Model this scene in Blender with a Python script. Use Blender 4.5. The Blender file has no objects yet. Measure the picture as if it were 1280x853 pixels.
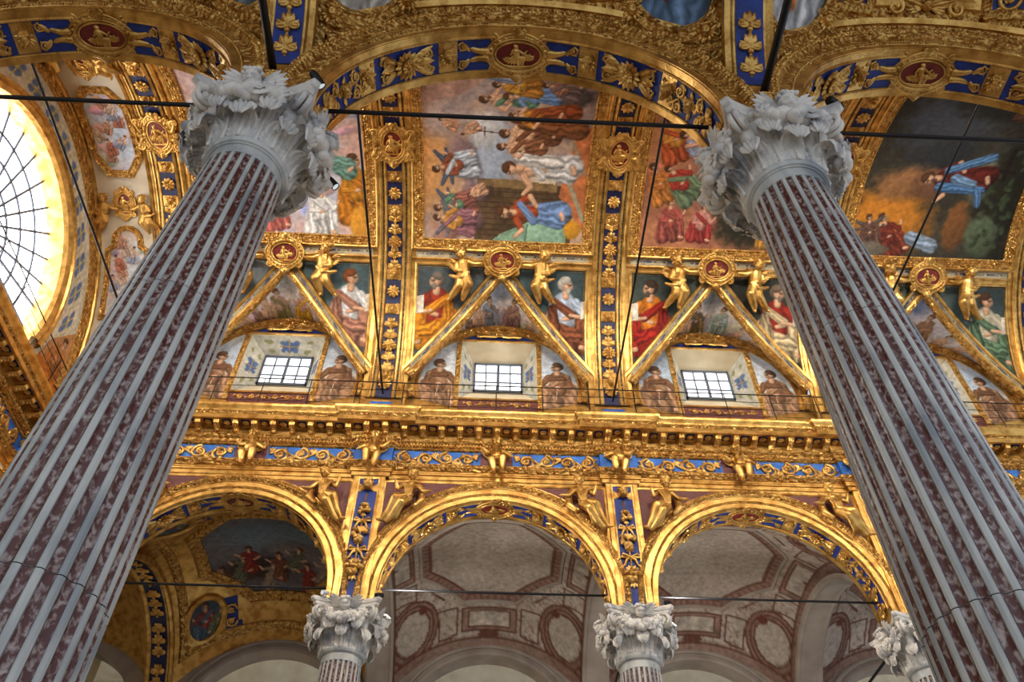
import bpy, bmesh, math, random
import numpy as np
from mathutils import Matrix, Vector
random.seed(7)
RNG = np.random.default_rng(11)
PI = math.pi
scene = bpy.context.scene
COL = scene.collection

# ------------------------------------------------------------------ camera, world, exposure
EYE = 1.6                                   # eye height; all builders below measure z from the eye, lifted at the end
def build_camera():
    f_px, pitch, yaw, roll = 985.4, math.radians(48.761), math.radians(2.379), math.radians(.252)
    fw = Vector((math.sin(yaw)*math.cos(pitch), math.cos(yaw)*math.cos(pitch), math.sin(pitch)))
    rt = Vector((math.cos(yaw), -math.sin(yaw), 0)); up = rt.cross(fw)
    r2 = math.cos(roll)*rt + math.sin(roll)*up; u2 = -math.sin(roll)*rt + math.cos(roll)*up
    cam = bpy.data.cameras.new('camera'); cam.sensor_width = 36; cam.lens = f_px/1280*36
    cam.clip_start = .05; cam.clip_end = 200
    o = bpy.data.objects.new('camera', cam); COL.objects.link(o)
    m = Matrix((r2, u2, -fw)).transposed().to_4x4(); m.translation = (2.5166, 0, 0)
    o.matrix_world = m
    scene.camera = o
build_camera()
w = bpy.data.worlds.new('sky'); scene.world = w; w.use_nodes = True
bg = w.node_tree.nodes['Background']; bg.inputs[0].default_value = (.80, .88, 1, 1); bg.inputs[1].default_value = 0.52
scene.view_settings.view_transform = 'Standard'; scene.view_settings.look = 'None'
scene.view_settings.gamma = 1; scene.view_settings.use_curve_mapping = False
scene.view_settings.exposure = 0.62
WIN_END, WIN_NEAR, WIN_FAR = 5.0, 95.0, 1.05   # brightness of the daylit panes: end fan window, near clerestory, far clerestory

# ------------------------------------------------------------------ main dimensions (metres, z from the eye)
B = 5.5; YN = 4.08; YF = 14.08; H = 7.94          # bay, arcade lines, top of abacus
RA = 2.29; ZA = 8.22; TH = .31                    # arch radius, arch centre height, half wall thickness
FW = YF - .30                                     # face of the far wall towards the nave
VY, VZ, RV = 9.08, 13.0, 4.5                      # barrel vault axis and radius
XW = -7.9                                         # end wall with the fan window
XE = 19.0                                         # where the built part of the nave stops
ZF = -EYE                                         # floor

# ------------------------------------------------------------------ materials
MATS = {}
def srgb(*c):
    c = [x/255 for x in c]
    return tuple(x/12.92 if x <= .04045 else ((x+.055)/1.055)**2.4 for x in c)
def material(name, color, rough=.5, metal=0., color2=None, nscale=6., ncontrast=(.4,.6), detail=4., bump=None, emit=None, spec=.5, stretch=None, distort=0.):
    m = bpy.data.materials.new(name); m.use_nodes = True; nt = m.node_tree; N = nt.nodes; L = nt.links
    p = N['Principled BSDF']; p.inputs['Roughness'].default_value = rough; p.inputs['Metallic'].default_value = metal
    p.inputs['Base Color'].default_value = (*color, 1); p.inputs['Specular IOR Level'].default_value = spec
    geo = N.new('ShaderNodeNewGeometry'); pos = geo.outputs['Position']
    if stretch:
        mp = N.new('ShaderNodeMapping'); mp.inputs['Scale'].default_value = stretch; L.new(pos, mp.inputs[0]); pos = mp.outputs[0]
    if color2:
        n = N.new('ShaderNodeTexNoise'); n.inputs['Scale'].default_value = nscale; n.inputs['Detail'].default_value = detail
        n.inputs['Distortion'].default_value = distort
        L.new(pos, n.inputs['Vector'])
        r = N.new('ShaderNodeValToRGB'); r.color_ramp.elements[0].position = ncontrast[0]; r.color_ramp.elements[1].position = ncontrast[1]
        r.color_ramp.elements[0].color = (*color, 1); r.color_ramp.elements[1].color = (*color2, 1)
        L.new(n.outputs[0], r.inputs[0]); L.new(r.outputs[0], p.inputs['Base Color'])
    if bump:
        kind, sc, st, dist = bump
        if kind == 'noise':
            t = N.new('ShaderNodeTexNoise'); t.inputs['Scale'].default_value = sc; t.inputs['Detail'].default_value = 3; out = t.outputs[0]
        elif kind == 'voronoi':
            t = N.new('ShaderNodeTexVoronoi'); t.inputs['Scale'].default_value = sc; t.feature = 'SMOOTH_F1'; out = t.outputs['Distance']
        L.new(geo.outputs['Position'], t.inputs['Vector'])
        b = N.new('ShaderNodeBump'); b.inputs['Strength'].default_value = st; b.inputs['Distance'].default_value = dist
        L.new(out, b.inputs['Height']); L.new(b.outputs[0], p.inputs['Normal'])
    if emit:
        p.inputs['Emission Color'].default_value = (*emit[0], 1); p.inputs['Emission Strength'].default_value = emit[1]
    MATS[name] = m
    return m
GOLD = material('gilding', srgb(228,184,104), .30, .76, srgb(176,128,58), 5, (.40,.66), bump=('noise', 26, .35, .02))
ORN = material('chased_gilding', srgb(224,180,100), .34, .62, srgb(166,112,44), 9, (.38,.64), bump=('voronoi', 17, 1., .07))
BLUE = material('lapis_blue_ground', srgb(26,58,146), .55, 0, srgb(18,38,108), 7, (.35,.7), bump=('noise', 40, .2, .01))
FBLUE = material('frieze_blue_ground', srgb(58,120,205), .6, 0, srgb(44,98,186), 5, (.35,.7))
NAVY = material('deep_navy_ground', srgb(26,34,84), .55, 0, srgb(20,24,60), 7, (.35,.7))
RED = material('red_porphyry_ground', srgb(128,34,24), .45, 0, srgb(92,22,18), 8, (.35,.7))
MOSAIC = material('maroon_mosaic', srgb(124,66,60), .5, 0, srgb(92,48,50), 40, (.4,.6), bump=('voronoi', 45, .6, .01))
WHITE_M = material('white_veined_marble', srgb(206,208,204), .3, 0, srgb(138,146,152), 3.0, (.42,.70), detail=8, distort=.6, stretch=(1,1,.45))
CAP_M = material('grey_carved_marble', srgb(236,232,224), .42, 0, srgb(136,140,150), 3.4, (.48,.74), detail=6, bump=('noise', 30, .25, .015), distort=.4)
RED_M = material('red_brecciated_marble', srgb(92,46,42), .24, 0, srgb(186,172,168), 30, (.47,.68), detail=10, distort=.35, stretch=(1,1,.7), bump=('noise', 40, .15, .01))
OLIVE = material('dark_olive_guilloche', srgb(58,56,34), .5, .2, srgb(170,136,66), 26, (.52,.6), bump=('voronoi', 30, .6, .02))
JOINT = material('dark_joint_mortar', srgb(34,32,34), .9)
IRON = material('black_iron', srgb(22,22,26), .45, .3)
LEAD = material('window_lead', srgb(96,104,120), .5, .2)
CREAM = material('cream_plaster', srgb(226,214,186), .85, 0, srgb(206,190,156), 2.2, (.35,.7))
GREY_P = material('grey_plaster', srgb(176,164,152), .9, 0, srgb(150,136,124), 1.6, (.35,.7))
STONE = material('pale_stone', srgb(214,204,186), .8, 0, srgb(196,184,160), 3, (.35,.7))
FLOOR_M = material('floor_marble', srgb(190,172,150), .45, 0, srgb(160,140,122), 1.2, (.35,.7))
GLASS_E = material('daylit_glass_end', (1,1,1), .4, emit=((1,.985,.95), WIN_END))
GLASS_N = material('daylit_glass_near', (1,1,1), .4, emit=((1,.94,.84), WIN_NEAR))
GLASS_F = material('daylit_glass_far', (1,1,1), .4, emit=((.93,.97,1), WIN_FAR))
LENS = material('lamp_lens', (.7,.75,.8), .15, emit=((.85,.95,1), .35))
WHITE_PL = material('white_plastic', srgb(225,225,225), .4)
def paint_material():
    m = bpy.data.materials.new('fresco_paint'); m.use_nodes = True; nt = m.node_tree; N = nt.nodes; L = nt.links
    p = N['Principled BSDF']; p.inputs['Roughness'].default_value = .8; p.inputs['Specular IOR Level'].default_value = .25
    a = N.new('ShaderNodeVertexColor'); a.layer_name = 'paint'
    g = N.new('ShaderNodeNewGeometry'); n = N.new('ShaderNodeTexNoise'); n.inputs['Scale'].default_value = 9; n.inputs['Detail'].default_value = 6
    L.new(g.outputs['Position'], n.inputs['Vector'])
    r = N.new('ShaderNodeMapRange'); r.inputs['From Min'].default_value = .3; r.inputs['From Max'].default_value = .7
    r.inputs['To Min'].default_value = .78; r.inputs['To Max'].default_value = 1.16
    L.new(n.outputs[0], r.inputs['Value'])
    x = N.new('ShaderNodeMix'); x.data_type = 'RGBA'; x.blend_type = 'MULTIPLY'; x.inputs['Factor'].default_value = 1
    L.new(a.outputs[0], x.inputs['A']); L.new(r.outputs[0], x.inputs['B']); L.new(x.outputs['Result'], p.inputs['Base Color'])
    return m
PAINT = paint_material()

# ------------------------------------------------------------------ mesh helpers
class MB:
    def __init__(s): s.v = []; s.f = []; s.n = 0
    def add(s, V, F):
        V = np.asarray(V, float).reshape(-1, 3); s.v.append(V); k = s.n
        s.f += [tuple(i+k for i in f) for f in F]; s.n += len(V); return s
    def merge(s, o, M=None):
        V = o.verts()
        if M is not None:
            A = np.array(M); V = V@A[:3,:3].T + A[:3,3]
            if np.linalg.det(A[:3,:3]) < 0:
                return s.add(V, [f[::-1] for f in o.f])
        return s.add(V, o.f)
    def verts(s): return np.concatenate(s.v) if s.v else np.zeros((0,3))
    def warp(s, fn):
        s.v = [fn(s.verts())]; return s
    def mesh(s, name, mat, smooth=True, auto=None):
        me = bpy.data.meshes.new(name); me.from_pydata(s.verts().tolist(), [], s.f); me.materials.append(mat)
        if smooth:
            me.polygons.foreach_set('use_smooth', np.ones(len(me.polygons), bool))
            if auto: me.set_sharp_from_angle(angle=math.radians(auto))
        me.update(); return me
def mk(name, me, parent=None, M=None):
    o = bpy.data.objects.new(name, me); COL.objects.link(o)
    if parent is not None:
        o.parent = parent
        if M is None: M = Matrix()
        P = WM.get(parent.name, Matrix())
        o.matrix_basis = P.inverted() @ M; WM[o.name] = M.copy()
    elif M is not None:
        o.matrix_basis = M; WM[o.name] = M.copy()
    return o
WM = {}
def obj(name, mb, mat, parent=None, smooth=True, auto=40, M=None):
    return mk(name, mb.mesh(name, mat, smooth, auto), parent, M)
def tag(o, label, cat, group=None):
    o['label'] = label; o['category'] = cat
    if group: o['group'] = group
    return o
def struct(o): o['kind'] = 'structure'; return o
def stuff(o): o['kind'] = 'stuff'; return o
def thing(name, label, cat, loc, group=None):
    o = bpy.data.objects.new(name, None); o.empty_display_size = .1; COL.objects.link(o); o.location = loc
    WM[o.name] = Matrix.Translation(loc); tag(o, label, cat, group); return o
def frame(o, ex, ey, ez, s=1.):
    m = Matrix((Vector(ex)*s, Vector(ey)*s, Vector(ez)*s)).transposed().to_4x4(); m.translation = o; return m

def box(mb, x0, x1, y0, y1, z0, z1):
    V = [(x,y,z) for z in (z0,z1) for y in (y0,y1) for x in (x0,x1)]
    return mb.add(V, [(0,2,3,1),(4,5,7,6),(0,1,5,4),(2,6,7,3),(0,4,6,2),(1,3,7,5)])
def tube(mb, P, r, n=8, cap=True, flat=1.):
    P = np.asarray(P, float); k = len(P); r = np.broadcast_to(np.asarray(r, float), (k,))
    T = np.gradient(P, axis=0); T /= np.linalg.norm(T, axis=1)[:,None]+1e-12
    a = np.array([0,0,1.]) if abs(T[0][2]) < .9 else np.array([1.,0,0])
    V = []
    u = a - T[0]*(a@T[0]); u /= np.linalg.norm(u)
    ang = np.linspace(0, 2*PI, n, endpoint=False)
    for i in range(k):
        u = u - T[i]*(u@T[i]); u /= np.linalg.norm(u)+1e-12; w_ = np.cross(T[i], u)
        V.append(P[i] + r[i]*(np.cos(ang)[:,None]*u*flat + np.sin(ang)[:,None]*w_))
    V = np.concatenate(V); F = []
    for i in range(k-1):
        for j in range(n):
            F.append((i*n+j, i*n+(j+1)%n, (i+1)*n+(j+1)%n, (i+1)*n+j))
    if cap:
        V = np.vstack([V, P[0]-T[0]*r[0]*.8, P[-1]+T[-1]*r[-1]*.8]); a0 = k*n
        for j in range(n):
            F.append((a0, (j+1)%n, j)); F.append((a0+1, (k-1)*n+j, (k-1)*n+(j+1)%n))
    return mb.add(V, F)
def capsule(mb, a, b, ra, rb=None, n=10):
    a = np.asarray(a, float); b = np.asarray(b, float); rb = ra if rb is None else rb
    d = b-a; L = np.linalg.norm(d)+1e-9; d = d/L
    pts, rad = [], []
    for t in (-1,-.85,-.5): pts.append(a+d*ra*t); rad.append(ra*math.sqrt(max(1-t*t,.002)))
    for t in (0,.5,1): pts.append(a+(b-a)*t); rad.append(ra+(rb-ra)*t)
    for t in (.5,.85,1): pts.append(b+d*rb*t); rad.append(rb*math.sqrt(max(1-t*t,.002)))
    return tube(mb, pts, rad, n, True)
def ball(mb, c, r, n=10, m=7, sq=(1,1,1)):
    th = np.linspace(0, PI, m); ph = np.linspace(0, 2*PI, n, endpoint=False)
    V = [(0,0,1)] + [(math.sin(t)*math.cos(p), math.sin(t)*math.sin(p), math.cos(t)) for t in th[1:-1] for p in ph] + [(0,0,-1)]
    V = np.array(V)*np.array(sq)*r + np.array(c); F = []
    for j in range(n): F.append((0, 1+j, 1+(j+1)%n))
    for i in range(m-3):
        for j in range(n): F.append((1+i*n+j, 1+(i+1)*n+j, 1+(i+1)*n+(j+1)%n, 1+i*n+(j+1)%n))
    e = 1+(m-2)*n
    for j in range(n): F.append((e, 1+(m-3)*n+(j+1)%n, 1+(m-3)*n+j))
    return mb.add(V, F)
def dots(mb, P, r):
    """row of small beads: octahedra"""
    O = np.array([(1,0,0),(-1,0,0),(0,1,0),(0,-1,0),(0,0,1),(0,0,-1)], float)
    Fq = [(0,2,4),(2,1,4),(1,3,4),(3,0,4),(2,0,5),(1,2,5),(3,1,5),(0,3,5)]
    for p in P: mb.add(O*r+np.asarray(p), Fq)
    return mb
def lathe(mb, prof, n=32, c=(0,0,0), a0=0, a1=2*PI):
    full = abs(a1-a0-2*PI) < 1e-6; k = n if full else n+1
    an = np.linspace(a0, a1, n, endpoint=False) if full else np.linspace(a0, a1, n+1)
    V = np.array([(c[0]+r*math.cos(t), c[1]+r*math.sin(t), c[2]+z) for r,z in prof for t in an]); F = []
    for i in range(len(prof)-1):
        for j in range(n if full else n):
            j2 = (j+1) % k
            F.append((i*k+j, i*k+j2, (i+1)*k+j2, (i+1)*k+j))
    return mb.add(V, F)
def grid(mb, fn, us, vs):
    V = np.array([fn(u,v) for v in vs for u in us]); n = len(us)
    return mb.add(V, [(j*n+i, j*n+i+1, (j+1)*n+i+1, (j+1)*n+i) for j in range(len(vs)-1) for i in range(n-1)])
def strip(mb, rows, closed=False):
    """rows: list of equally long point rows -> quads between neighbours"""
    n = len(rows[0]); V = np.concatenate([np.asarray(r, float).reshape(-1,3) for r in rows]); F = []
    for i in range(len(rows)-1):
        for j in range(n-1 if not closed else n):
            j2 = (j+1)%n; F.append((i*n+j, i*n+j2, (i+1)*n+j2, (i+1)*n+j))
    return mb.add(V, F)
def arc(a, b, n): return np.linspace(a, b, n)

# surface maps: (u, v, h) -> world.  u to the right, v up, h out of the surface towards the room
def S_vault(u, s, h): t = s/RV; return np.stack([u, VY+(RV-h)*np.cos(t), VZ+(RV-h)*np.sin(t)], -1)
def S_far(u, v, h): return np.stack([u, FW-h, v], -1)
def S_lun(u, v, h): return np.stack([u, 13.75-h+0*u, v], -1)
def S_end(u, v, h): return np.stack([XW+h+0*u, u, v], -1)
def sail(cx, cy, zc=7.4, R=4.2):
    def S(u, v, h):
        x = u-cx; y = v-cy; z = np.sqrt(np.maximum(R*R-x*x-y*y, .05)); k = (R-h)/R
        return np.stack([cx+x*k, cy+y*k, zc+z*k], -1)
    return S
def sub2(P, closed, step):
    P = [np.asarray(p, float) for p in P]; out = []; n = len(P)
    for i in range(n if closed else n-1):
        a, b = P[i], P[(i+1)%n]; k = max(1, int(math.ceil(np.linalg.norm(b-a)/step)))
        out += [a+(b-a)*t/k for t in range(k)]
    if not closed: out.append(P[-1])
    return np.array(out)
def offs(P, closed, d):
    """mitred offset of a 2-D path to its left by d"""
    n = len(P); A = np.roll(P, 1, 0); C = np.roll(P, -1, 0)
    if not closed: A[0] = 2*P[0]-P[1]; C[-1] = 2*P[-1]-P[-2]
    t1 = P-A; t2 = C-P
    t1 /= np.linalg.norm(t1, axis=1)[:,None]+1e-12; t2 /= np.linalg.norm(t2, axis=1)[:,None]+1e-12
    n1 = np.stack([-t1[:,1], t1[:,0]], 1); n2 = np.stack([-t2[:,1], t2[:,0]], 1)
    m = n1+n2; l = np.linalg.norm(m, axis=1)[:,None]; m /= l+1e-9
    k = np.clip((m*n1).sum(1), .35, 1)[:,None]
    return P + m/k*d
def ribbon(mb, S, path, prof, closed=False, step=.12):
    """moulding: profile (offset, height) swept along a path lying on surface S"""
    P = sub2(path, closed, step)
    rows = []
    for d, h in prof:
        Q = offs(P, closed, d); rows.append(S(Q[:,0], Q[:,1], np.full(len(Q), float(h))))
    return strip(mb, rows[::-1], closed)
def beads(mb, S, path, d, h, gap, r, closed=False):
    P = offs(sub2(path, closed, gap), closed, d); return dots(mb, S(P[:,0], P[:,1], np.full(len(P), float(h))), r)
def inside(P, X, Y):
    P = np.asarray(P); c = np.zeros(X.shape, bool); n = len(P)
    for i in range(n):
        x0,y0 = P[i]; x1,y1 = P[(i+1)%n]
        if y0 == y1: continue
        c ^= ((y0 > Y) != (y1 > Y)) & (X < (x1-x0)*(Y-y0)/(y1-y0)+x0)
    return c
def patch(mb, S, poly, h, step):
    """fill a polygon on a surface with a grid (edges hidden by mouldings)"""
    poly = np.asarray(poly); a = poly.min(0); b = poly.max(0)
    nu = max(2, int((b[0]-a[0])/step)+1); nv = max(2, int((b[1]-a[1])/step)+1)
    us = np.linspace(a[0], b[0], nu); vs = np.linspace(a[1], b[1], nv); U, V = np.meshgrid(us, vs)
    cu = (us[1:]+us[:-1])/2; cv = (vs[1:]+vs[:-1])/2; CU, CV = np.meshgrid(cu, cv); keep = inside(poly, CU, CV)
    W = S(U.ravel(), V.ravel(), np.full(U.size, float(h)))
    ids = -np.ones(U.size, int); F = []
    J, I = np.nonzero(keep)
    q = np.stack([J*nu+I, J*nu+I+1, (J+1)*nu+I+1, (J+1)*nu+I], 1)
    used = np.unique(q); ids[used] = np.arange(len(used))
    mb.add(W[used], [tuple(r) for r in ids[q]])
    return U.ravel()[used], V.ravel()[used]

def carve(mb, S, path, d0, d1, h, gap, r, closed=False, seed=1):
    """band of small carved leaf bosses between two offsets of a path"""
    R = np.random.default_rng(seed); rows = max(1, int(round((d1-d0)/(r*1.7))))
    O = np.array([(1,0,0),(-1,0,0),(0,1,0),(0,-1,0),(0,0,1),(0,0,-1)], float); Fq = [(0,2,4),(2,1,4),(1,3,4),(3,0,4),(2,0,5),(1,2,5),(3,1,5),(0,3,5)]
    for k in range(rows):
        P = offs(sub2(path, closed, gap), closed, d0+(d1-d0)*(k+.5)/rows); W = S(P[:,0], P[:,1], np.full(len(P), float(h)))
        for i, p in enumerate(W):
            if (i+k) % 2 and rows > 1 and R.random() < .25: continue
            a = R.uniform(-1,1,3); sc_ = r*R.uniform(.65,1.2); q = O*np.array([1.3,.8,.9])
            ca, sa = math.cos(a[0]*3), math.sin(a[0]*3); Rm = np.array([[ca,-sa,0],[sa,ca,0],[0,0,1]]) @ np.array([[1,0,0],[0,math.cos(a[1]),-math.sin(a[1])],[0,math.sin(a[1]),math.cos(a[1])]])
            mb.add(q @ Rm.T*sc_+p, Fq)
    return mb

# ------------------------------------------------------------------ carved ornament (local: x right, y up, z out)
def petal(mb, x, y, ang, L, W, hh, lift=0., z0=0., nl=5, nw=5, tip=1.0):
    c, s = math.cos(ang), math.sin(ang); V = []
    for i in range(nl):
        t = i/(nl-1); wd = W*(math.sin(PI*min(1,(t*.86+.1)))**.8)*(1 if t < .999 else .15)
        for j in range(nw):
            q = -1+2*j/(nw-1); a = L*t; b = wd*q*.5
            z = z0 + hh*(1-q*q*.9)*math.sin(PI*(.12+.8*t)) + lift*t*t
            V.append((x+a*c-b*s, y+a*s+b*c, z))
    return mb.add(V, [(i*nw+j, (i+1)*nw+j, (i+1)*nw+j+1, i*nw+j+1) for i in range(nl-1) for j in range(nw-1)])
def rosette(mb, x, y, r, n=10, z=0., h=.3, inner=True):
    for k in range(n): petal(mb, x, y, 2*PI*k/n, r, 2.2*r*PI/n*.9, h*r*.5, h*r*.35, z)
    if inner:
        for k in range(max(5, n-3)): petal(mb, x, y, 2*PI*(k+.5)/max(5, n-3), r*.6, r*.42, h*r*.5, h*r*.5, z+h*r*.35)
    ball(mb, (x, y, z+h*r*.7), r*.24, 8, 6)
    return mb
def spiral_pts(cx, cy, r0, turns, sgn, a0, r1=.16, z=.02, n=26):
    t = np.linspace(0, 1, n); r = r0*((1-t)*(1-r1)+r1); a = a0+sgn*2*PI*turns*t
    return np.stack([cx+r*np.cos(a), cy+r*np.sin(a), z+.0*t+.6*r0*.25*t], 1)
def scroll(mb, cx, cy, r0, turns, sgn, a0, th=None, leaves=True, z=.015):
    th = max((th or 0), r0*.2); P = spiral_pts(cx, cy, r0, turns, sgn, a0, z=z)
    tube(mb, P, th*np.linspace(1.15, .75, len(P)), 6)
    rosette(mb, cx, cy, r0*.42, 6, z, .6, False)
    if leaves:
        for i in (2, 6, 10, 15):
            T = P[i+1]-P[i]; a = math.atan2(T[1], T[0])
            petal(mb, P[i][0], P[i][1], a-sgn*.75, r0*.62, r0*.34, r0*.14, r0*.1, z)
            if i in (6, 15): petal(mb, P[i][0], P[i][1], a+sgn*.8, r0*.42, r0*.26, r0*.12, r0*.05, z)
    return mb
def rinceau(L, h, n, z=.015):
    """running acanthus scroll of n volutes filling L x h, centred"""
    mb = MB(); p = L/n; X = np.linspace(-L/2, L/2, 14*n); A = h*.26
    Y = A*np.sin((X+L/2)/p*PI); tube(mb, np.stack([X, Y, np.full_like(X, z)], 1), h*.06, 6)
    for k in range(n):
        cx = -L/2+p*(k+.5); sg = 1 if k % 2 == 0 else -1
        scroll(mb, cx, -sg*h*.02, min(h*.43, p*.47), 1.5, sg, -sg*PI*.5 if sg > 0 else PI*.5, h*.075, True, z)
        for q in range(3):
            a = sg*(PI/2+(-.5+q*.5)*1.2); petal(mb, cx-p*.5+q*.03, sg*h*.05, a, h*.4, h*.2, h*.08, h*.06, z)
    return mb
def candelabra(W, L, n=3, z=.012):
    """upright symmetric scrollwork filling W x L (long in y)"""
    mb = MB(); tube(mb, [(0,-L/2*.95,z),(0,0,z),(0,L/2*.95,z)], W*.07, 6); p = L/n
    for k in range(n):
        y = -L/2+p*(k+.5)
        for sx in (-1, 1):
            scroll(mb, sx*W*.27, y, min(W*.22, p*.42), 1.3, sx, PI/2-sx*PI/2+PI, W*.06, False, z)
            for q, a in enumerate((.5, 1.1, -.5)): petal(mb, 0, y+p*.1*(q-1), (a if sx > 0 else PI-a), W*.5, W*.3, W*.1, W*.07, z)
        petal(mb, 0, y, PI/2, p*.55, W*.34, W*.12, W*.06, z); ball(mb, (0, y-p*.3, z+W*.04), W*.13, 8, 6)
    return mb
def add_head(mb, c=(0,0,0), r=.1, hair=True, n=26, m=21, M=None):
    """carved head facing +z, up +y"""
    h = MB(); ball(h, (0,0,0), 1, n, m)
    V = h.verts(); V = np.stack([V[:,0], V[:,2], V[:,1]], 1); h.f = [f[::-1] for f in h.f]
    V = V*np.array([.82, 1.06, .92]); x, y, z = V.T; fr = np.clip(z, 0, 1)
    g = lambda a, b, s, t=None: np.exp(-(((x-a)/s)**2+((y-b)/(t or s))**2))*(fr > .2)
    V[:,2] += .42*g(0,-.08,.17,.26) - .34*(g(.33,.12,.22,.17)+g(-.33,.12,.22,.17)) + .16*g(0,.38,.55,.14) + .14*(g(.42,-.26,.22)+g(-.42,-.26,.22)) - .2*g(0,-.42,.3,.08) + .2*g(0,-.56,.22,.09) + .2*g(0,-.8,.24,.15)
    h.v = [V]
    for sx in (-1, 1): ball(h, (sx*.32, .1, .66), .13, 8, 6)
    if hair:
        for k in range(22):
            a = 2*PI*k/11; e = .35+.42*(k//11)
            p = (.86*math.cos(a)*math.cos(e), .42+.72*math.sin(e)*1.0, .86*math.sin(a)*math.cos(e)-.12)
            if p[2] > .3 and p[1] < .95: p = (p[0]*1.05, .95, .35)
            ball(h, p, .25, 7, 5)
    T = frame(c, (1,0,0), (0,1,0), (0,0,1), r)
    mb.merge(h, (M @ T) if M is not None else T); return mb
def wing(mb, x, y, sx, L, n=6, z=0., drop=.35, rows=2):
    for q in range(rows):
        for k in range(n):
            a = (.75-1.15*k/(n-1))-drop*.3; a = a if sx > 0 else PI-a
            l = L*(1-.1*abs(k-1.5))*(1-.42*q); petal(mb, x, y, a, l, L*.24, L*.05, L*.06, z+L*.05*q)
    return mb
def cherub(r=.1, wl=.26, hair=True):
    mb = MB()
    for sx in (-1, 1): wing(mb, sx*r*.5, -r*.35, sx, wl, 6, -r*.2)
    return add_head(mb, (0,0,r*.55), r, hair)
def mask_panel(w, h):
    """small gilt field with a mask and leaf spray"""
    mb = MB(); m = min(w, h); r = m*.25
    for k in range(8): petal(mb, 0, -m*.02, 2*PI*k/8+.39, (m*.52 if k % 2 else m*.46), m*.26, .03, .02, .004)
    for sx in (-1,1):
        for sy in (-1,1): scroll(mb, sx*w*.36, sy*h*.37, m*.13, 1.2, sx*sy, 0, None, False, .008)
        petal(mb, sx*r*.5, -r*.4, (-.9 if sx > 0 else PI+.9), m*.36, m*.2, .03, .02, .02)
    h_ = MB(); add_head(h_, (0,0,0), r*1.15); return mb.merge(h_, Matrix.Translation((0,.0,r*.55)) @ Matrix.Rotation(.35, 4, 'X'))
def soffit_rosette(w, h):
    mb = MB(); rosette(mb, 0, 0, h*.5, 14, .015, .6)
    for sx in (-1,1):
        for sy in (-1,1):
            scroll(mb, sx*w*.37, sy*h*.25, h*.23, 1.5, sx*sy, PI/2*sy+PI/2, h*.05)
            petal(mb, sx*w*.12, sy*h*.1, math.atan2(sy*.55, sx*1.2), w*.3, h*.22, .035, .03, .01)
        petal(mb, sx*w*.18, 0, 0 if sx > 0 else PI, w*.3, h*.3, .04, .03, .01)
        for q in (-1,1):
            petal(mb, sx*w*.2, q*h*.2, (0 if sx > 0 else PI)+q*sx*.5, w*.22, h*.2, .03, .03, .012); petal(mb, sx*w*.47, q*h*.46, (PI if sx > 0 else 0)+q*sx*.35, w*.26, h*.15, .03, .02, .01)
            ball(mb, (sx*w*.29, q*h*.05, .03), h*.06, 7, 6)
    return mb
def soffit_mask(w, h):
    mb = MB(); add_head(mb, (0,0,.03), h*.2)
    for sx in (-1,1):
        wing(mb, sx*h*.08, 0, sx, h*.42, 6, .01)
        for sy in (-1,1): scroll(mb, sx*w*.36, sy*h*.25, h*.23, 1.5, sx*sy, PI/2, h*.05)
    for sy in (-1,1): petal(mb, 0, sy*h*.14, PI/2*sy, h*.34, h*.2, .02, .02, .01)
    return mb
def cartouche_frame(a, b, arms=0.):
    """strapwork frame round an oval of half axes a, b"""
    mb = MB(); t = np.linspace(0, 2*PI, 49); k = min(a, b)
    el = lambda e, z, wv=0.: np.stack([(a+e)*np.cos(t)*(1+wv*np.cos(4*t)), (b+e)*np.sin(t)*(1+wv*np.cos(4*t)), np.full_like(t, z)], 1)
    tube(mb, el(0, .035), k*.11, 6, False)
    band = [el(k*e, z, w_) for e, z, w_ in ((.08,.03,0),(.2,.055,.0),(.42,.05,.01),(.62,.02,.03),(.66,-.01,.03))]
    strip(mb, band[::-1]); tube(mb, el(k*.6, .04, .03), k*.12, 6, False); tube(mb, el(k*.24, .06), k*.06, 6, False)
    for i in range(24):
        u = 2*PI*i/24; n = math.atan2(math.sin(u)*a, math.cos(u)*b)
        petal(mb, (a+k*.12)*math.cos(u), (b+k*.12)*math.sin(u), n, k*.42, k*.3, k*.1, 0, .05)
    for sx in (-1,1):
        for sy in (-1,1):
            scroll(mb, sx*(a*.84+k*.36), sy*(b*.8+k*.36), k*.34, 1.4, sx*sy, PI/2, k*.12, False, .03)
            scroll(mb, sx*k*.3, sy*(b+k*.66), k*.24, 1.3, -sx*sy, PI/2, k*.1, False, .04)
            if arms:
                P = np.array([(sx*(a+k*.5), sy*b*.3, .05), (sx*(a+arms*.5), sy*b*.1, .08), (sx*(a+arms*.88), sy*b*.9, .05)])
                tube(mb, np.array([P[0]*(1-q)**2+2*P[1]*q*(1-q)+P[2]*q*q for q in np.linspace(0,1,8)]), k*np.linspace(.3,.16,8), 6)
                scroll(mb, sx*(a+arms*.80), sy*b*.86, k*.46, 1.5, -sx*sy, -sy*PI/2, k*.15, False, .04); petal(mb, sx*(a+arms*.4), sy*b*.3, math.atan2(sy*.9, sx), k*.9, k*.45, .03, .02, .04)
        if arms: rosette(mb, sx*(a+k*.75), 0, k*.34, 8, .05, .6)
        petal(mb, 0, sx*(b+k*.4), PI/2*sx, k*.7, k*.7, k*.18, .03, .05)
    return mb
def oval(a, b, z=.012, n=28):
    mb = MB(); t = np.linspace(0, 2*PI, n, endpoint=False)
    V = [(0,0,z)]+[(a*math.cos(u), b*math.sin(u), z) for u in t]
    return mb.add(V, [(0, 1+i, 1+(i+1)%n) for i in range(n)])
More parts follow.
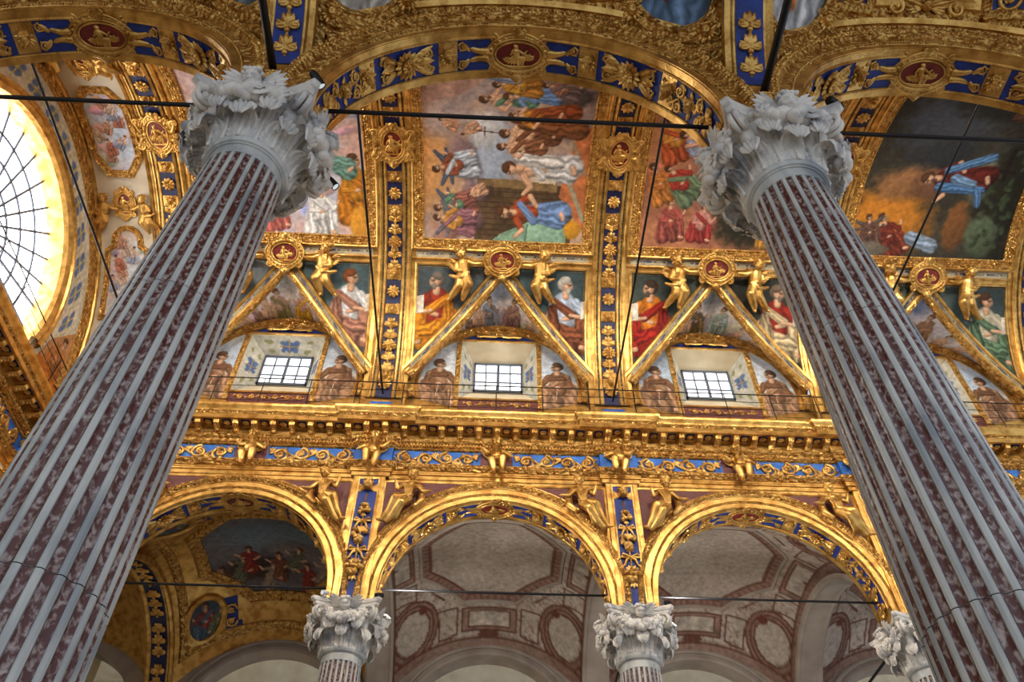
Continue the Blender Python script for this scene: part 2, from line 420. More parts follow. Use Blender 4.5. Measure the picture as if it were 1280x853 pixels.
def relief_figure(h):
    """low-relief seated figure with drapery beside a leafy bush, for medallions"""
    mb = MB(); ball(mb, (-.08*h,.34*h,.02), h*.1, 10, 8, (.9,1.1,.8)); ball(mb, (-.1*h,.39*h,.016), h*.1, 8, 6, (1,.7,.7))
    capsule(mb, (-.08*h,.18*h,.012), (-.04*h,-.04*h,.012), h*.13, h*.13, 9); capsule(mb, (-.02*h,-.08*h,.014), (.2*h,-.1*h,.018), h*.1, h*.08, 8)
    capsule(mb, (.2*h,-.1*h,.016), (.16*h,-.4*h,.012), h*.075, h*.045, 8); capsule(mb, (-.04*h,-.12*h,.012), (.02*h,-.4*h,.012), h*.09, h*.05, 8); capsule(mb, (.16*h,-.41*h,.012), (.25*h,-.43*h,.012), h*.04, h*.03, 6)
    capsule(mb, (.02*h,.2*h,.016), (.2*h,.08*h,.02), h*.055, h*.045, 7); capsule(mb, (.2*h,.08*h,.02), (.3*h,.2*h,.02), h*.045, h*.03, 7); capsule(mb, (-.18*h,.2*h,.014), (-.26*h,.02*h,.016), h*.055, h*.04, 7)
    for k in range(6): petal(mb, -.16*h+.05*h*k, -.02*h, -PI/2+(-.5+.16*k), h*.4, h*.14, h*.05, 0, .012)
    for k in range(9): petal(mb, .34*h, -.2*h, PI/2+(-1+.25*k)*1.1, h*(.26+.06*(k % 2)), h*.13, h*.04, 0, .008)
    for k in range(5): petal(mb, -.34*h, -.3*h, PI/2+(-1+.5*k)*.9, h*.26, h*.12, h*.04, 0, .008)
    tube(mb, [(-.5*h,-.44*h,.008),(-.2*h,-.47*h,.012),(.2*h,-.46*h,.012),(.5*h,-.43*h,.008)], h*.05, 6)
    return mb
def bend_x(R):     # along x, concave towards the viewer
    def f(V):
        a = V[:,0]/R; r = R-V[:,2]; return np.stack([r*np.sin(a), V[:,1], R-r*np.cos(a)], 1)
    return f
def bend_y(R):
    def f(V):
        a = V[:,1]/R; r = R-V[:,2]; return np.stack([V[:,0], r*np.sin(a), R-r*np.cos(a)], 1)
    return f

def remesh(mb, voxel, it=3, name='figure', mat=None):
    me = mb.mesh('tmp', mat, False); o = bpy.data.objects.new('tmp', me); COL.objects.link(o)
    m = o.modifiers.new('r', 'REMESH'); m.mode = 'VOXEL'; m.voxel_size = voxel; m.use_smooth_shade = True
    s = o.modifiers.new('s', 'SMOOTH'); s.factor = .5; s.iterations = it
    dg = bpy.context.evaluated_depsgraph_get(); out = bpy.data.meshes.new_from_object(o.evaluated_get(dg))
    out.name = name; bpy.data.objects.remove(o); bpy.data.meshes.remove(me)
    out.materials.clear(); out.materials.append(mat)
    return out
def limb(mb, pts, rad):
    for i in range(len(pts)-1): capsule(mb, pts[i], pts[i+1], rad[i], rad[i+1], 10)
def face(mb, c, r, look=(0,-.1,1), hair='curl'):
    """head solid for remeshing: skull, jaw, nose, brows, hair"""
    z = Vector(look).normalized(); x = Vector((0,1,0)).cross(z).normalized(); y = z.cross(x)
    M = frame(c, x, y, z, r); h = MB()
    ball(h, (0,.1,0), 1, 14, 10, (.84,1,.95)); ball(h, (0,-.45,.2), .55, 10, 8, (1,.9,1))
    capsule(h, (0,.2,.86), (0,-.16,1.1), .12, .18, 8); capsule(h, (-.45,.34,.76), (.45,.34,.76), .13, .13, 8)
    ball(h, (0,-.48,.72), .17, 8, 6, (1.4,.7,1)); ball(h, (0,-.78,.55), .2, 8, 6)
    for s in (-1,1): ball(h, (s*.42,-.16,.62), .28, 8, 6); ball(h, (s*.86,-.02,-.05), .2, 8, 6)
    if hair:
        for k in range(16):
            a = 2*PI*k/16; ball(h, (.80*math.cos(a), .66+.22*(k % 2), .66*math.sin(a)-.28), .34, 8, 6)
        ball(h, (0,.7,-.2), .75, 10, 8)
    mb.merge(h, M)
def hand(mb, p, d, s):
    """small hand: palm, four fingers and a thumb, pointing along d"""
    d = Vector(d).normalized(); a = Vector((0,0,1)) if abs(d.z) < .8 else Vector((1,0,0)); u = d.cross(a).normalized(); n = u.cross(d)
    p = Vector(p); capsule(mb, p, p+d*s*.7, s*.3, s*.34, 8)
    for k, l in enumerate((.75,.9,.85,.65)):
        q = p+d*s*.9+u*s*(-.33+.22*k); capsule(mb, q, q+d*s*l*.5-n*s*.1, s*.11, s*.1, 6); capsule(mb, q+d*s*l*.5-n*s*.1, q+d*s*l*.9-n*s*.3, s*.1, s*.08, 6)
    capsule(mb, p+d*s*.3-u*s*.3, p+d*s*.8-u*s*.62, s*.13, s*.1, 6)
def putto_mesh():
    """winged infant seated on the architrave, arms spread, about .9 tall; origin at the seat"""
    b = MB()
    face(b, (.0,.46,.13), .12, (.05,-.35,1))
    capsule(b, (0,.33,.06), (0,.36,.07), .05, .05)
    limb(b, [(0,.24,.07),(0,.1,.1),(0,.0,.08)], [.125,.14,.14])
    for s in (-1,1):
        limb(b, [(s*.11,.28,.05),(s*.22,.2,.1),(s*.31,.27 if s > 0 else .1,.14)], [.068,.06,.042])
        hand(b, (s*.31,.27 if s > 0 else .1,.14), (s*.8,.5*s,.2), .05)
    limb(b, [(-.07,.0,.08),(-.13,-.06,.25),(-.12,-.27,.22),(-.12,-.33,.2)], [.1,.09,.068,.042]); limb(b, [(-.12,-.33,.2),(-.13,-.36,.28)], [.042,.03])
    limb(b, [(.07,.0,.08),(.11,-.1,.22),(.06,-.34,.2),(.05,-.4,.18)], [.1,.09,.068,.042]); limb(b, [(.05,-.4,.18),(.06,-.43,.26)], [.042,.03])
    limb(b, [(-.14,.03,.14),(.0,-.03,.2),(.16,-.02,.14)], [.04,.05,.04])
    return remesh(b, .0095, 1, 'putto_body', GOLD)
def spandrel_mesh():
    """draped seated figure leaning on the arch slope; the slope falls to the left (-x); about 1.2 tall"""
    b = MB()
    face(b, (.12,.58,.18), .105, (-.25,-.25,1))
    capsule(b, (.11,.44,.12), (.12,.5,.14), .042, .04)
    limb(b, [(.1,.38,.1),(.07,.22,.11),(.04,.08,.12)], [.105,.1,.12]); limb(b, [(-.04,.38,.1),(.24,.36,.1)], [.06,.06])
    limb(b, [(-.05,.38,.1),(-.16,.26,.16),(-.2,.42,.2)], [.052,.045,.032]); hand(b, (-.2,.42,.2), (-.2,1,.2), .042)
    limb(b, [(.25,.36,.1),(.36,.22,.13),(.48,.2,.18)], [.052,.045,.032]); hand(b, (.48,.2,.18), (1,.1,.1), .042)
    limb(b, [(.02,.06,.13),(-.16,-.03,.24),(-.26,-.28,.17),(-.38,-.48,.14)], [.115,.1,.075,.05]); limb(b, [(-.38,-.48,.14),(-.46,-.52,.2)], [.045,.03])
    limb(b, [(.06,.04,.13),(-.04,-.12,.22),(-.2,-.38,.14),(-.3,-.5,.12)], [.115,.1,.075,.05])
    for k in range(7):
        t = k/6; w_ = .03*math.sin(k*2.1); limb(b, [(.16-.12*t,.12-.05*t,.15+.05*t),(.02-.12*t+w_,-.1-.03*t,.21+.02*(k % 2)),(-.05-.16*t-w_,-.26-.05*t,.19+.03*(k % 2)),(-.1-.2*t,-.42-.07*t,.12)], [.02,.036,.034,.02])
    for k in range(6): limb(b, [(-.06+.05*k,.42-.02*k,.18),(-.0+.03*k,.22,.22),(.03+.02*k,.04,.24)], [.016,.02,.016])
    limb(b, [(.26,.42,.05),(.34,.3,.03),(.34,.05,.06),(.22,-.1,.1)], [.05,.07,.08,.05])
    return remesh(b, .0095, 1, 'draped_figure_body', GOLD)
def angel_mesh():
    """winged child clasping a cartouche on its right (+x); about 1 m"""
    b = MB()
    face(b, (.0,.39,.14), .115, (.35,-.3,1))
    limb(b, [(0,.2,.08),(-.03,.05,.09),(-.05,-.05,.1)], [.125,.13,.14]); capsule(b, (0,.26,.1), (0,.3,.11), .05)
    limb(b, [(.09,.22,.08),(.2,.14,.12),(.33,.12,.12)], [.066,.056,.04]); hand(b, (.33,.12,.12), (1,0,.1), .04)
    limb(b, [(-.1,.22,.08),(-.17,.1,.13),(-.05,.04,.2)], [.066,.056,.04])
    limb(b, [(-.02,-.05,.1),(.02,-.22,.2),(-.12,-.42,.16),(-.16,-.5,.14)], [.11,.098,.07,.044]); limb(b, [(-.16,-.5,.14),(-.16,-.53,.21)], [.034,.024])
    limb(b, [(-.09,-.06,.1),(-.17,-.22,.15),(-.34,-.36,.1),(-.4,-.42,.09)], [.11,.098,.07,.044]); limb(b, [(-.4,-.42,.09),(-.46,-.44,.13)], [.034,.024])
    limb(b, [(.06,.0,.16),(-.08,-.06,.2),(-.2,-.04,.14),(-.3,.02,.1)], [.04,.05,.045,.03])
    return remesh(b, .0095, 1, 'angel_body', GOLD)
def wing_mesh(sx, L):
    mb = MB(); wing(mb, 0, 0, sx, L, 8, 0, .0, 3)
    P = np.array([(0,0,.02),(sx*L*.35,L*.28,.05),(sx*L*.62,L*.42,.04)]); tube(mb, P, [L*.09,L*.08,L*.04], 7)
    return mb.mesh('wing', GOLD, True, None)

# ================================================================== THE SETTING
def arch_wall(name, y0, y1, xs, ztop):
    """wall on arches: xs = bay centres"""
    mb = MB(); ph = np.linspace(PI, 0, 41)
    for y, flip in ((y0, False), (y1, True)):
        for xc in xs:
            X = np.concatenate([[xc-B/2, xc-RA], xc+RA*np.cos(ph), [xc+RA, xc+B/2]])
            Zb = np.concatenate([[H, H], ZA+RA*np.sin(ph), [H, H]])
            lo = np.stack([X, np.full_like(X, y), Zb], 1); hi = lo.copy(); hi[:,2] = ztop
            strip(mb, [lo, hi] if not flip else [hi, lo])
    for xc in xs:
        X = np.concatenate([[xc-RA], xc+RA*np.cos(ph), [xc+RA]]); Z = np.concatenate([[H], ZA+RA*np.sin(ph), [H]])
        strip(mb, [np.stack([X, np.full_like(X, y1), Z], 1), np.stack([X, np.full_like(X, y0), Z], 1)])
    for k in range(len(xs)+1):
        x = xs[0]-B/2+k*B; w_ = B/2-RA
        mb.add([(x-w_,y0,H),(x+w_,y0,H),(x+w_,y1,H),(x-w_,y1,H)], [(0,3,2,1)])
    return struct(obj(name, mb, GOLD, auto=30))
FAR_BAYS = [-8.25+B*k for k in range(6)][0:6]      # -8.25 is cut by the end wall
FAR_BAYS = [-2.75-B, -2.75, 2.75, 8.25, 13.75]
NEAR_BAYS = [-2.75, 2.75, 8.25]
wall_far = arch_wall('wall_far', FW, YF+TH, FAR_BAYS, 12.62)
wall_near = arch_wall('wall_near', YN-TH-.01, YN+TH+.01, NEAR_BAYS, 12.9)

fl = MB(); fl.add([(-14,-6,ZF),(26,-6,ZF),(26,21.5,ZF),(-14,21.5,ZF)], [(0,1,2,3)])
floor = struct(obj('floor', fl, FLOOR_M))

# ---- barrel vault shell with lunette cut-outs (both flanks)
def groin(xo):   # angle (deg) of the lunette groin at distance xo from the bay centre
    return np.clip(47.5-16.0*np.abs(xo), 12.0, None)
def build_vault():
    mb = MB(); xs = []
    for c in (-2.75, 2.75, 8.25, 13.75): xs += list(c+np.linspace(-B/2, B/2, 45))[:-1]
    xs = [XW, XW+.8, XW+1.6] + xs + [16.5, 17.7, XE]
    def t0(x):
        for c in (-2.75, 2.75, 8.25, 13.75):
            if abs(x-c) <= 2.21: return math.radians(float(groin(x-c)))
        return math.radians(-4)
    rows = []
    X = []
    for x in xs:      # double the column where the cut starts
        X.append((x, t0(x)))
    ex = []
    for c in (-2.75, 2.75, 8.25, 13.75):
        for s in (-1, 1):
            pr = [(c+s*2.21, math.radians(-4)), (c+s*2.21, math.radians(12.1))]; ex += pr if s < 0 else pr[::-1]
    X = sorted(X+ex, key=lambda p: (p[0],))
    # keep the pair order right on both sides of each lunette
    out = []
    for p in X: out.append(p)
    nt = 49; V = []
    for x, t in out:
        th = np.linspace(t, PI-t, nt); V.append(np.stack([np.full(nt, x), VY+RV*np.cos(th), VZ+RV*np.sin(th)], 1))
    strip(mb, V)
    return struct(obj('ceiling', mb, GOLD, auto=60))
ceiling = build_vault()

# ---- lunettes: wall with window, web between wall arch and groin
LZ, LR = 13.95, 2.25
def S_web(c, side=1):
    def S(t, q, h):
        t = np.clip(t, -1, 1); A = np.stack([c+LR*np.sin(t*PI/2), np.full_like(t, 13.75), LZ+LR*np.cos(t*PI/2)], -1)
        xo = 2.2*t; th = np.radians(47.5-16*np.abs(xo)); G = np.stack([c+xo, VY+RV*np.cos(th), VZ+RV*np.sin(th)], -1)
        P = A+(G-A)*np.asarray(q)[...,None]
        P[...,2] -= h; P[...,1] -= h*.15
        if side < 0: P[...,1] = 2*VY-P[...,1]
        return P
    return S
WX, WZ0, WZ1 = .97, 13.50, 15.60           # splayed opening on the wall face
GX, GZ0, GZ1, GY = .635, 14.28, 15.32, 14.30   # glass
def lunette(k, c, side):
    Yw = 13.75 if side > 0 else 2*VY-13.75
    Yg = GY if side > 0 else 2*VY-GY
    mb = MB(); a = np.linspace(-PI/2, PI/2, 37)
    # wall face with opening: fan of columns
    X = np.unique(np.concatenate([c+LR*np.sin(a), [c-WX, c+WX]])); top = LZ+np.sqrt(np.maximum(LR**2-(X-c)**2, 0))
    cols = [(x, t) for x, t in zip(X, top)]
    for i in range(len(cols)-1):
        x0,t0 = cols[i]; x1,t1 = cols[i+1]; xm = (x0+x1)/2-c
        spans = [(12.4, None)] if abs(xm) > WX else [(12.4, WZ0), (WZ1, None)]
        for z0, z1 in spans:
            q = [(x0,Yw,z0),(x1,Yw,z0),(x1,Yw,t1 if z1 is None else z1),(x0,Yw,t0 if z1 is None else z1)]
            mb.add(q, [(0,1,2,3) if side > 0 else (3,2,1,0)])
    for x0, x1 in ((c-B/2, c-LR), (c+LR, c+B/2)):
        mb.add([(x0,Yw,12.4),(x1,Yw,12.4),(x1,Yw,LZ+.1),(x0,Yw,LZ+.1)], [(0,1,2,3) if side > 0 else (3,2,1,0)])
    wl = struct(obj('wall_lunette_%d' % k, mb, CREAM if side < 0 else GOLD, smooth=False))
    # window: splay, frame, bars, panes
    sp = MB(); o = [(c-WX,Yw,WZ0),(c+WX,Yw,WZ0),(c+WX,Yw,WZ1),(c-WX,Yw,WZ1)]; g = [(c-GX,Yg,GZ0),(c+GX,Yg,GZ0),(c+GX,Yg,GZ1),(c-GX,Yg,GZ1)]
    win = struct(obj('window_%d' % k, sp.add(o+g, [(0,1,5,4),(1,2,6,5),(2,3,7,6),(3,0,4,7)]), CREAM, smooth=False))
    fr = MB(); yf0, yf1 = sorted((Yg-.0*side, Yg-.07*side))
    for x0,x1,z0,z1 in ((-GX,-GX+.05,GZ0,GZ1),(GX-.05,GX,GZ0,GZ1),(-GX,GX,GZ0,GZ0+.05),(-GX,GX,GZ1-.05,GZ1)): box(fr, c+x0, c+x1, yf0, yf1, z0, z1)
    obj('window_frame', fr, LEAD, win, False)
    br = MB()
    for i in (1,2,3):
        x = c-GX+i*GX/2; ww = .036 if i == 2 else .018; box(br, x-ww, x+ww, min(Yg-.05*side, Yg-.02*side), max(Yg-.05*side, Yg-.02*side), GZ0, GZ1)
    for i in (1,2):
        z = GZ0+i*(GZ1-GZ0)/3; box(br, c-GX, c+GX, min(Yg-.048*side, Yg-.022*side), max(Yg-.048*side, Yg-.022*side), z-.02, z+.02)
    obj('glazing_bars', br, LEAD, win, False)
    gm = GLASS_F if side > 0 else GLASS_N
    pm = MB(); wq = GX/2; hq = (GZ1-GZ0)/3; box(pm, -wq/2+.002, wq/2-.002, -.008, .008, -hq/2+.002, hq/2-.002); me = pm.mesh('pane', gm, False)
    for i in range(4):
        for j in range(3): mk('pane', me, win, Matrix.Translation((c-GX+wq*(i+.5), Yg-.02*side, GZ0+hq*(j+.5))))
    # web
    S = S_web(c, side); ts = np.linspace(-1, 1, 49); qs = np.linspace(0, 1, 9); T, Q = np.meshgrid(ts, qs)
    W = S(T.ravel(), Q.ravel(), np.zeros(T.size)).reshape(9, 49, 3)
    wb = MB(); strip(wb, list(W) if side > 0 else list(W[::-1]))
    struct(obj('ceiling_web_%d' % k, wb, GOLD, auto=60))
    return wl, win
LUN = []
k = 0
for side in (1, -1):
    for c in (-2.75, 2.75, 8.25, 13.75):
        k += 1; LUN.append((c, side) + lunette(k, c, side))
# narrow wall strips beside the end band
for side in (1, -1):
    Yw = 13.75 if side > 0 else 2*VY-13.75
    mb = MB(); mb.add([(XW,Yw,12.4),(-5.5,Yw,12.4),(-5.5,Yw,14.4),(XW,Yw,14.4)], [(0,1,2,3)]); mb.add([(16.5,Yw,12.4),(XE,Yw,12.4),(XE,Yw,14.4),(16.5,Yw,14.4)], [(0,1,2,3)])
    struct(obj('wall_attic_%s' % ('far' if side > 0 else 'near'), mb, GOLD, smooth=False))

# ---- end wall with the great fan window
EC, ER = (VY, 13.4), 2.70
XU = -7.55                                        # upper end wall, above the cornice
def end_wall():
    mb = MB(); n = 48
    a = np.linspace(0, PI, n+1); inn = np.stack([np.full(n+1, XU), EC[0]+ER*np.cos(a), EC[1]+ER*np.sin(a)], 1)
    out = np.stack([np.full(n+1, XU), VY+(RV+.4)*np.cos(a), 13.0+(RV+.4)*np.sin(a)], 1)
    strip(mb, [inn, out])
    mb.add([(XU,VY-ER,12.4),(XU,VY-ER,EC[1]),(XU,VY-RV-.4,13.3),(XU,VY-RV-.4,12.4)], [(0,1,2,3)])
    mb.add([(XU,VY+ER,12.4),(XU,VY+ER,EC[1]),(XU,VY+RV+.4,13.3),(XU,VY+RV+.4,12.4)], [(3,2,1,0)])
    mb.add([(XU,VY-ER,12.4),(XU,VY+ER,12.4),(XU,VY+ER,EC[1]-.7),(XU,VY-ER,EC[1]-.7)], [(0,1,2,3)])
    mb.add([(XW,-6,ZF),(XW,21.5,ZF),(XW,21.5,12.63),(XW,-6,12.63)], [(0,1,2,3)])
    w_ = struct(obj('wall_end', mb, CREAM, auto=30))
    win = MB()    # reveal
    inn2 = inn.copy(); inn2[:,0] = XU-.45
    strip(win, [inn2, inn])
    win.add([(XU,VY-ER,EC[1]),(XU-.45,VY-ER,EC[1]),(XU-.45,VY-ER,EC[1]-.7),(XU,VY-ER,EC[1]-.7)], [(0,1,2,3)])
    win.add([(XU,VY+ER,EC[1]),(XU-.45,VY+ER,EC[1]),(XU-.45,VY+ER,EC[1]-.7),(XU,VY+ER,EC[1]-.7)], [(3,2,1,0)])
    win.add([(XU,VY-ER,EC[1]-.7),(XU-.45,VY-ER,EC[1]-.7),(XU-.45,VY+ER,EC[1]-.7),(XU,VY+ER,EC[1]-.7)], [(3,2,1,0)])
    wo = struct(obj('window_9', win, GOLD, auto=30))
    xg = XU-.4; rings = [0, .6, 1.1, 1.6, 2.15, ER]; nb = 14
    br = MB()
    for r in rings[1:-1]:
        tube(br, [(xg+.03, EC[0]+r*math.cos(t), EC[1]+r*math.sin(t)) for t in np.linspace(0, PI, 37)], .03, 6)
    for i in range(nb+1):
        t = PI*i/nb; r0 = .6 if i % 2 else 0.02
        tube(br, [(xg+.03, EC[0]+r0*math.cos(t), EC[1]+r0*math.sin(t)), (xg+.03, EC[0]+ER*math.cos(t), EC[1]+ER*math.sin(t))], .03, 6)
    for y in np.linspace(-ER, ER, 9): tube(br, [(xg+.03, EC[0]+y, EC[1]), (xg+.03, EC[0]+y, EC[1]-.7)], .014, 6)
    obj('glazing_bars', br, LEAD, wo)
    for j in range(len(rings)-1):
        for i in range(nb):
            t = np.linspace(PI*i/nb, PI*(i+1)/nb, 4); p = MB()
            strip(p, [np.stack([np.full(4, xg), EC[0]+r*np.cos(t), EC[1]+r*np.sin(t)], 1) for r in (rings[j], rings[j+1])])
            obj('pane', p, GLASS_E, wo, False)
    for i in range(8):
        y0 = -ER+i*ER/4; p = MB(); p.add([(xg,EC[0]+y0,EC[1]-.7),(xg,EC[0]+y0+ER/4,EC[1]-.7),(xg,EC[0]+y0+ER/4,EC[1]),(xg,EC[0]+y0,EC[1])], [(0,1,2,3)])
        obj('pane', p, GLASS_E, wo, False)
    # gilt rim
    rim = MB(); t = np.linspace(-.15, PI+.15, 61)
    rows = [np.stack([np.full(61, XU+h), EC[0]+r*np.cos(t), EC[1]+r*np.sin(t)], 1) for r, h in ((ER-.03,.0),(ER,.1),(ER+.1,.16),(ER+.18,.12),(ER+.21,.17),(ER+.26,.17),(ER+.31,.08),(ER+.32,0))]
    obj('window_rim', strip(rim, rows[::-1]), GOLD, wo)
    # ornate arch where the wall meets the vault
    rb = MB(); t = np.linspace(0, PI, 61)
    rows = [np.stack([np.full(61, XU+h), VY+r*np.cos(t), VZ+r*np.sin(t)], 1) for r, h in ((RV-.36,.0),(RV-.35,.04),(RV-.26,.07),(RV-.1,.08),(RV+.02,.12))]
    obj('wall_arch_moulding', strip(rb, rows[::-1]), ORN, w_)
    return w_, wo
wall_end, window_end = end_wall()

# ---- entablature running along the far wall and the end wall
PIL = [-5.5, 0., 5.5, 11., 16.5]; BRK, BE = .40, .09
def plan(d, near=YN+1.2):
    P = [(XW+d, near), (XW+d, FW-d)]
    for x in PIL:
        P += [(x-BRK-d, FW-d), (x-BRK-d, FW-BE-d), (x+BRK+d, FW-BE-d), (x+BRK+d, FW-d)]
    return P + [(XE, FW-d)]
def entab(name, prof, mat, parent=None):
    mb = MB(); rows = [np.array([(x, y, z) for x, y in plan(d)]) for d, z in prof]; strip(mb, rows)
    # own vertices per band face so that corners stay crisp
    return obj(name, mb, mat, parent, True, 25)
trim_arch = struct(entab('trim_1', [(.0,10.98),(.02,11.0),(.02,11.09),(.05,11.10),(.05,11.19),(.07,11.2)], GOLD))
entab('ornate_moulding', [(.07,11.2),(.10,11.23),(.13,11.29),(.15,11.31),(.15,11.335),(.0,11.34)], ORN, trim_arch)
trim_frieze = struct(entab('trim_2', [(.012,11.33),(.012,11.81)], FBLUE))
trim_corn = struct(entab('trim_3', [(.16,12.03),(.16,12.23),(.48,12.23),(.48,12.33),(.46,12.34),(.46,12.36),(.47,12.37)], GOLD))
entab('bed_moulding', [(.0,11.80),(.04,11.81),(.06,11.84),(.06,11.86),(.09,11.87),(.09,11.95),(.12,11.96),(.15,12.0),(.16,12.03)], ORN, trim_corn)
entab('crown_ornament', [(.47,12.37),(.49,12.40),(.51,12.43),(.51,12.45)], ORN, trim_corn)
entab('crown_moulding', [(.51,12.45),(.52,12.48),(.56,12.53),(.58,12.58),(.58,12.62),(.0,12.62)], GOLD, trim_corn)
def along(step, d):
    """positions along the entablature front: (x, y, outward normal)"""
    out = []
    n = int(round(B/step)); s = B/n; x = XW+d+.25
    for i in range(-40, 80):
        x = (i+.5)*s
        if x < XW+d+.2 or x > XE-.1: continue
        e = 0
        for p in PIL:
            if abs(x-p) < BRK+d*.5: e = BE
        out.append((x, FW-e-d, 0))
    for i in range(60):
        y = FW-d-.3-i*s
        if y < YN+1.4: break
        out.append((XW+d, y, 1))
    return out
def entab_frame(x, y, z, kind):
    return frame((x,y,z), (1,0,0), (0,0,1), (0,-1,0)) if not kind else frame((x,y,z), (0,1,0), (0,0,1), (1,0,0))
# dentils: tiny, one mesh
dn = MB()
for x, y, kd in along(.075, .09):
    u = MB(); box(u, -.02, .02, -.034, .034, 0, .04); dn.merge(u, entab_frame(x, y, 11.91, kd))
stuff(obj('dentil_row', dn, GOLD, trim_corn, False))
def plan_path(d): return plan(d)
for nm_, d, z, r_, par_ in (('carved_leaves', .065, 11.83, .022, trim_corn), ('carved_leaves', .14, 11.985, .024, trim_corn), ('carved_leaves', .505, 12.415, .022, trim_corn), ('carved_leaves', .125, 11.265, .026, trim_arch), ('carved_leaves', .055, 11.145, .012, trim_arch)):
    cv = MB(); pts = sub2(plan(d), False, r_*1.9); dots(cv, np.column_stack([pts, np.full(len(pts), z)]), r_); stuff(obj(nm_, cv, GOLD, par_))
# modillions and coffer flowers
md = MB()
box(md, -.05, .05, -.03, 0, 0, .27); P = np.array([(0,-.035,.255),(0,-.085,.235),(0,-.11,.17),(0,-.1,.1),(0,-.13,.05),(0,-.15,.0)])
for sx in (-1,0,1): tube(md, P+np.array([sx*.034,0,0]), [.03,.035,.035,.04,.045,.04], 6)
for q in range(3): petal(md, 0, -.02-.03*q, -PI/2, .12, .1, .03, .0, .2-.06*q)
md_me = md.mesh('modillion', GOLD, True, 40)
cf = MB(); rosette(cf, 0, 0, .085, 8, 0, .5); cf_me = cf.mesh('coffer_flower', GOLD, True, None)
cb = MB(); box(cb, -.1, .1, -.1, .1, 0, .012); cb_me = cb.mesh('coffer_ground', NAVY, False)
st = B/13
for x, y, kd in along(st, .16):
    mk('modillion', md_me, trim_corn, entab_frame(x, y, 12.23, kd))
    # flower in the soffit beyond the bracket, looking down
    off = .16
    if not kd:
        mk('coffer_flower', cf_me, trim_corn, frame((x+st/2, y-off, 12.215), (1,0,0), (0,-1,0), (0,0,-1)))
        mk('coffer_ground', cb_me, trim_corn, frame((x+st/2, y-off, 12.229), (1,0,0), (0,-1,0), (0,0,-1)))
    else:
        mk('coffer_flower', cf_me, trim_corn, frame((x+off, y+st/2, 12.215), (0,1,0), (1,0,0), (0,0,-1)))
        mk('coffer_ground', cb_me, trim_corn, frame((x+off, y+st/2, 12.229), (0,1,0), (1,0,0), (0,0,-1)))

# ---- archivolts, pilaster strips, mosaic spandrels, soffits of the far arcade
def arc_path(xc, R, n=49, a0=PI, a1=0, stilt=True):
    t = np.linspace(a0, a1, n); P = [(xc+R*math.cos(u), ZA+R*math.sin(u)) for u in t]
    return ([(P[0][0], H)]+P+[(P[-1][0], H)]) if stilt else P
def radial_rows(xc, prof, y_of, n=57):
    t = np.linspace(PI, 0, n); rows = []
    for r, d in prof:
        P = np.array([(xc-r, y_of(d), H)] + [(xc+r*math.cos(u), y_of(d), ZA+r*math.sin(u)) for u in t] + [(xc+r, y_of(d), H)]); rows.append(P)
    return rows
def archivolt(xc, y_of, parent, flip=False, mid=None):
    def put(name, prof, mat):
        mb = MB(); rows = radial_rows(xc, prof, y_of); strip(mb, rows if not flip else rows[::-1]); return obj(name, mb, mat, parent, True, 30)
    put('archivolt', [(RA,-.02),(RA,.03),(RA+.085,.03),(RA+.09,.035)], GOLD)
    put('archivolt_ornament', [(RA+.09,.035),(RA+.1,.05),(RA+.115,.05),(RA+.13,.04)], ORN)
    put('archivolt', [(RA+.13,.04),(RA+.135,.055),(RA+.24,.055),(RA+.245,.07),(RA+.26,.075)], mid or GOLD)
    put('archivolt_ornament', [(RA+.26,.075),(RA+.28,.1),(RA+.32,.125),(RA+.36,.125),(RA+.40,.09),(RA+.42,.0)], ORN)
    b = MB(); t = np.linspace(PI, 0, 190); dots(b, [(xc+(RA+.108)*math.cos(u), y_of(.055), ZA+(RA+.108)*math.sin(u)) for u in t], .014)
    t = np.linspace(PI, 0, 120); dots(b, [(xc+(RA+.3)*math.cos(u), y_of(.12), ZA+(RA+.3)*math.sin(u)) for u in t], .022)
    stuff(obj('bead_row', b, GOLD, parent))
    if not flip:
        c_ = MB(); carve(c_, lambda u, v, h: np.stack([u, y_of(.0)-h, v], -1), [(xc+(RA+.34)*math.cos(u), ZA+(RA+.34)*math.sin(u)) for u in np.linspace(PI, 0, 60)], -.045, .045, .125, .045, .026); stuff(obj('carved_leaves', c_, GOLD, parent))
for xc in FAR_BAYS[1:]: archivolt(xc, lambda d: FW-d, wall_far)
archivolt(FAR_BAYS[0], lambda d: FW-d, wall_far)
for xc in NEAR_BAYS: archivolt(xc, lambda d: YN-TH-.01-d, wall_near, False, ORN)

# pilaster strips over the far columns
drop = MB()
def bow(mb, y, s):
    for sx in (-1,1):
        P = np.array([(0,y,.02),(sx*s*.5,y+s*.28,.03),(sx*s*.62,y+s*.02,.03),(sx*s*.12,y-s*.02,.025)]); tube(mb, P, s*.1, 6)
        P = np.array([(0,y,.02),(sx*s*.3,y-s*.2,.03),(sx*s*.42,y-s*.55,.02),(sx*s*.6,y-s*.72,.02)]); tube(mb, P, [s*.11,s*.1,s*.09,s*.06], 6)
    ball(mb, (0,y,.03), s*.14, 8, 6)
def bunch(mb, y, s, seed):
    r = random.Random(seed)
    for k in range(14):
        a = r.random()*2*PI; q = math.sqrt(r.random())*s*.62; yy = y+q*math.sin(a)*1.1-(s*.25 if q < s*.2 else 0)
        ball(mb, (q*math.cos(a), yy, .03+.05*(1-q/s)), s*(.2+.08*r.random()), 7, 6)
    for k in range(5): petal(mb, 0, y+s*.4, PI/2+(-1+k*.5)*.9, s*.62, s*.34, .02, .02, .02)
    for k in range(3): petal(mb, 0, y-s*.4, -PI/2+(-1+k)*.5, s*.55, s*.28, .02, .01, .02)
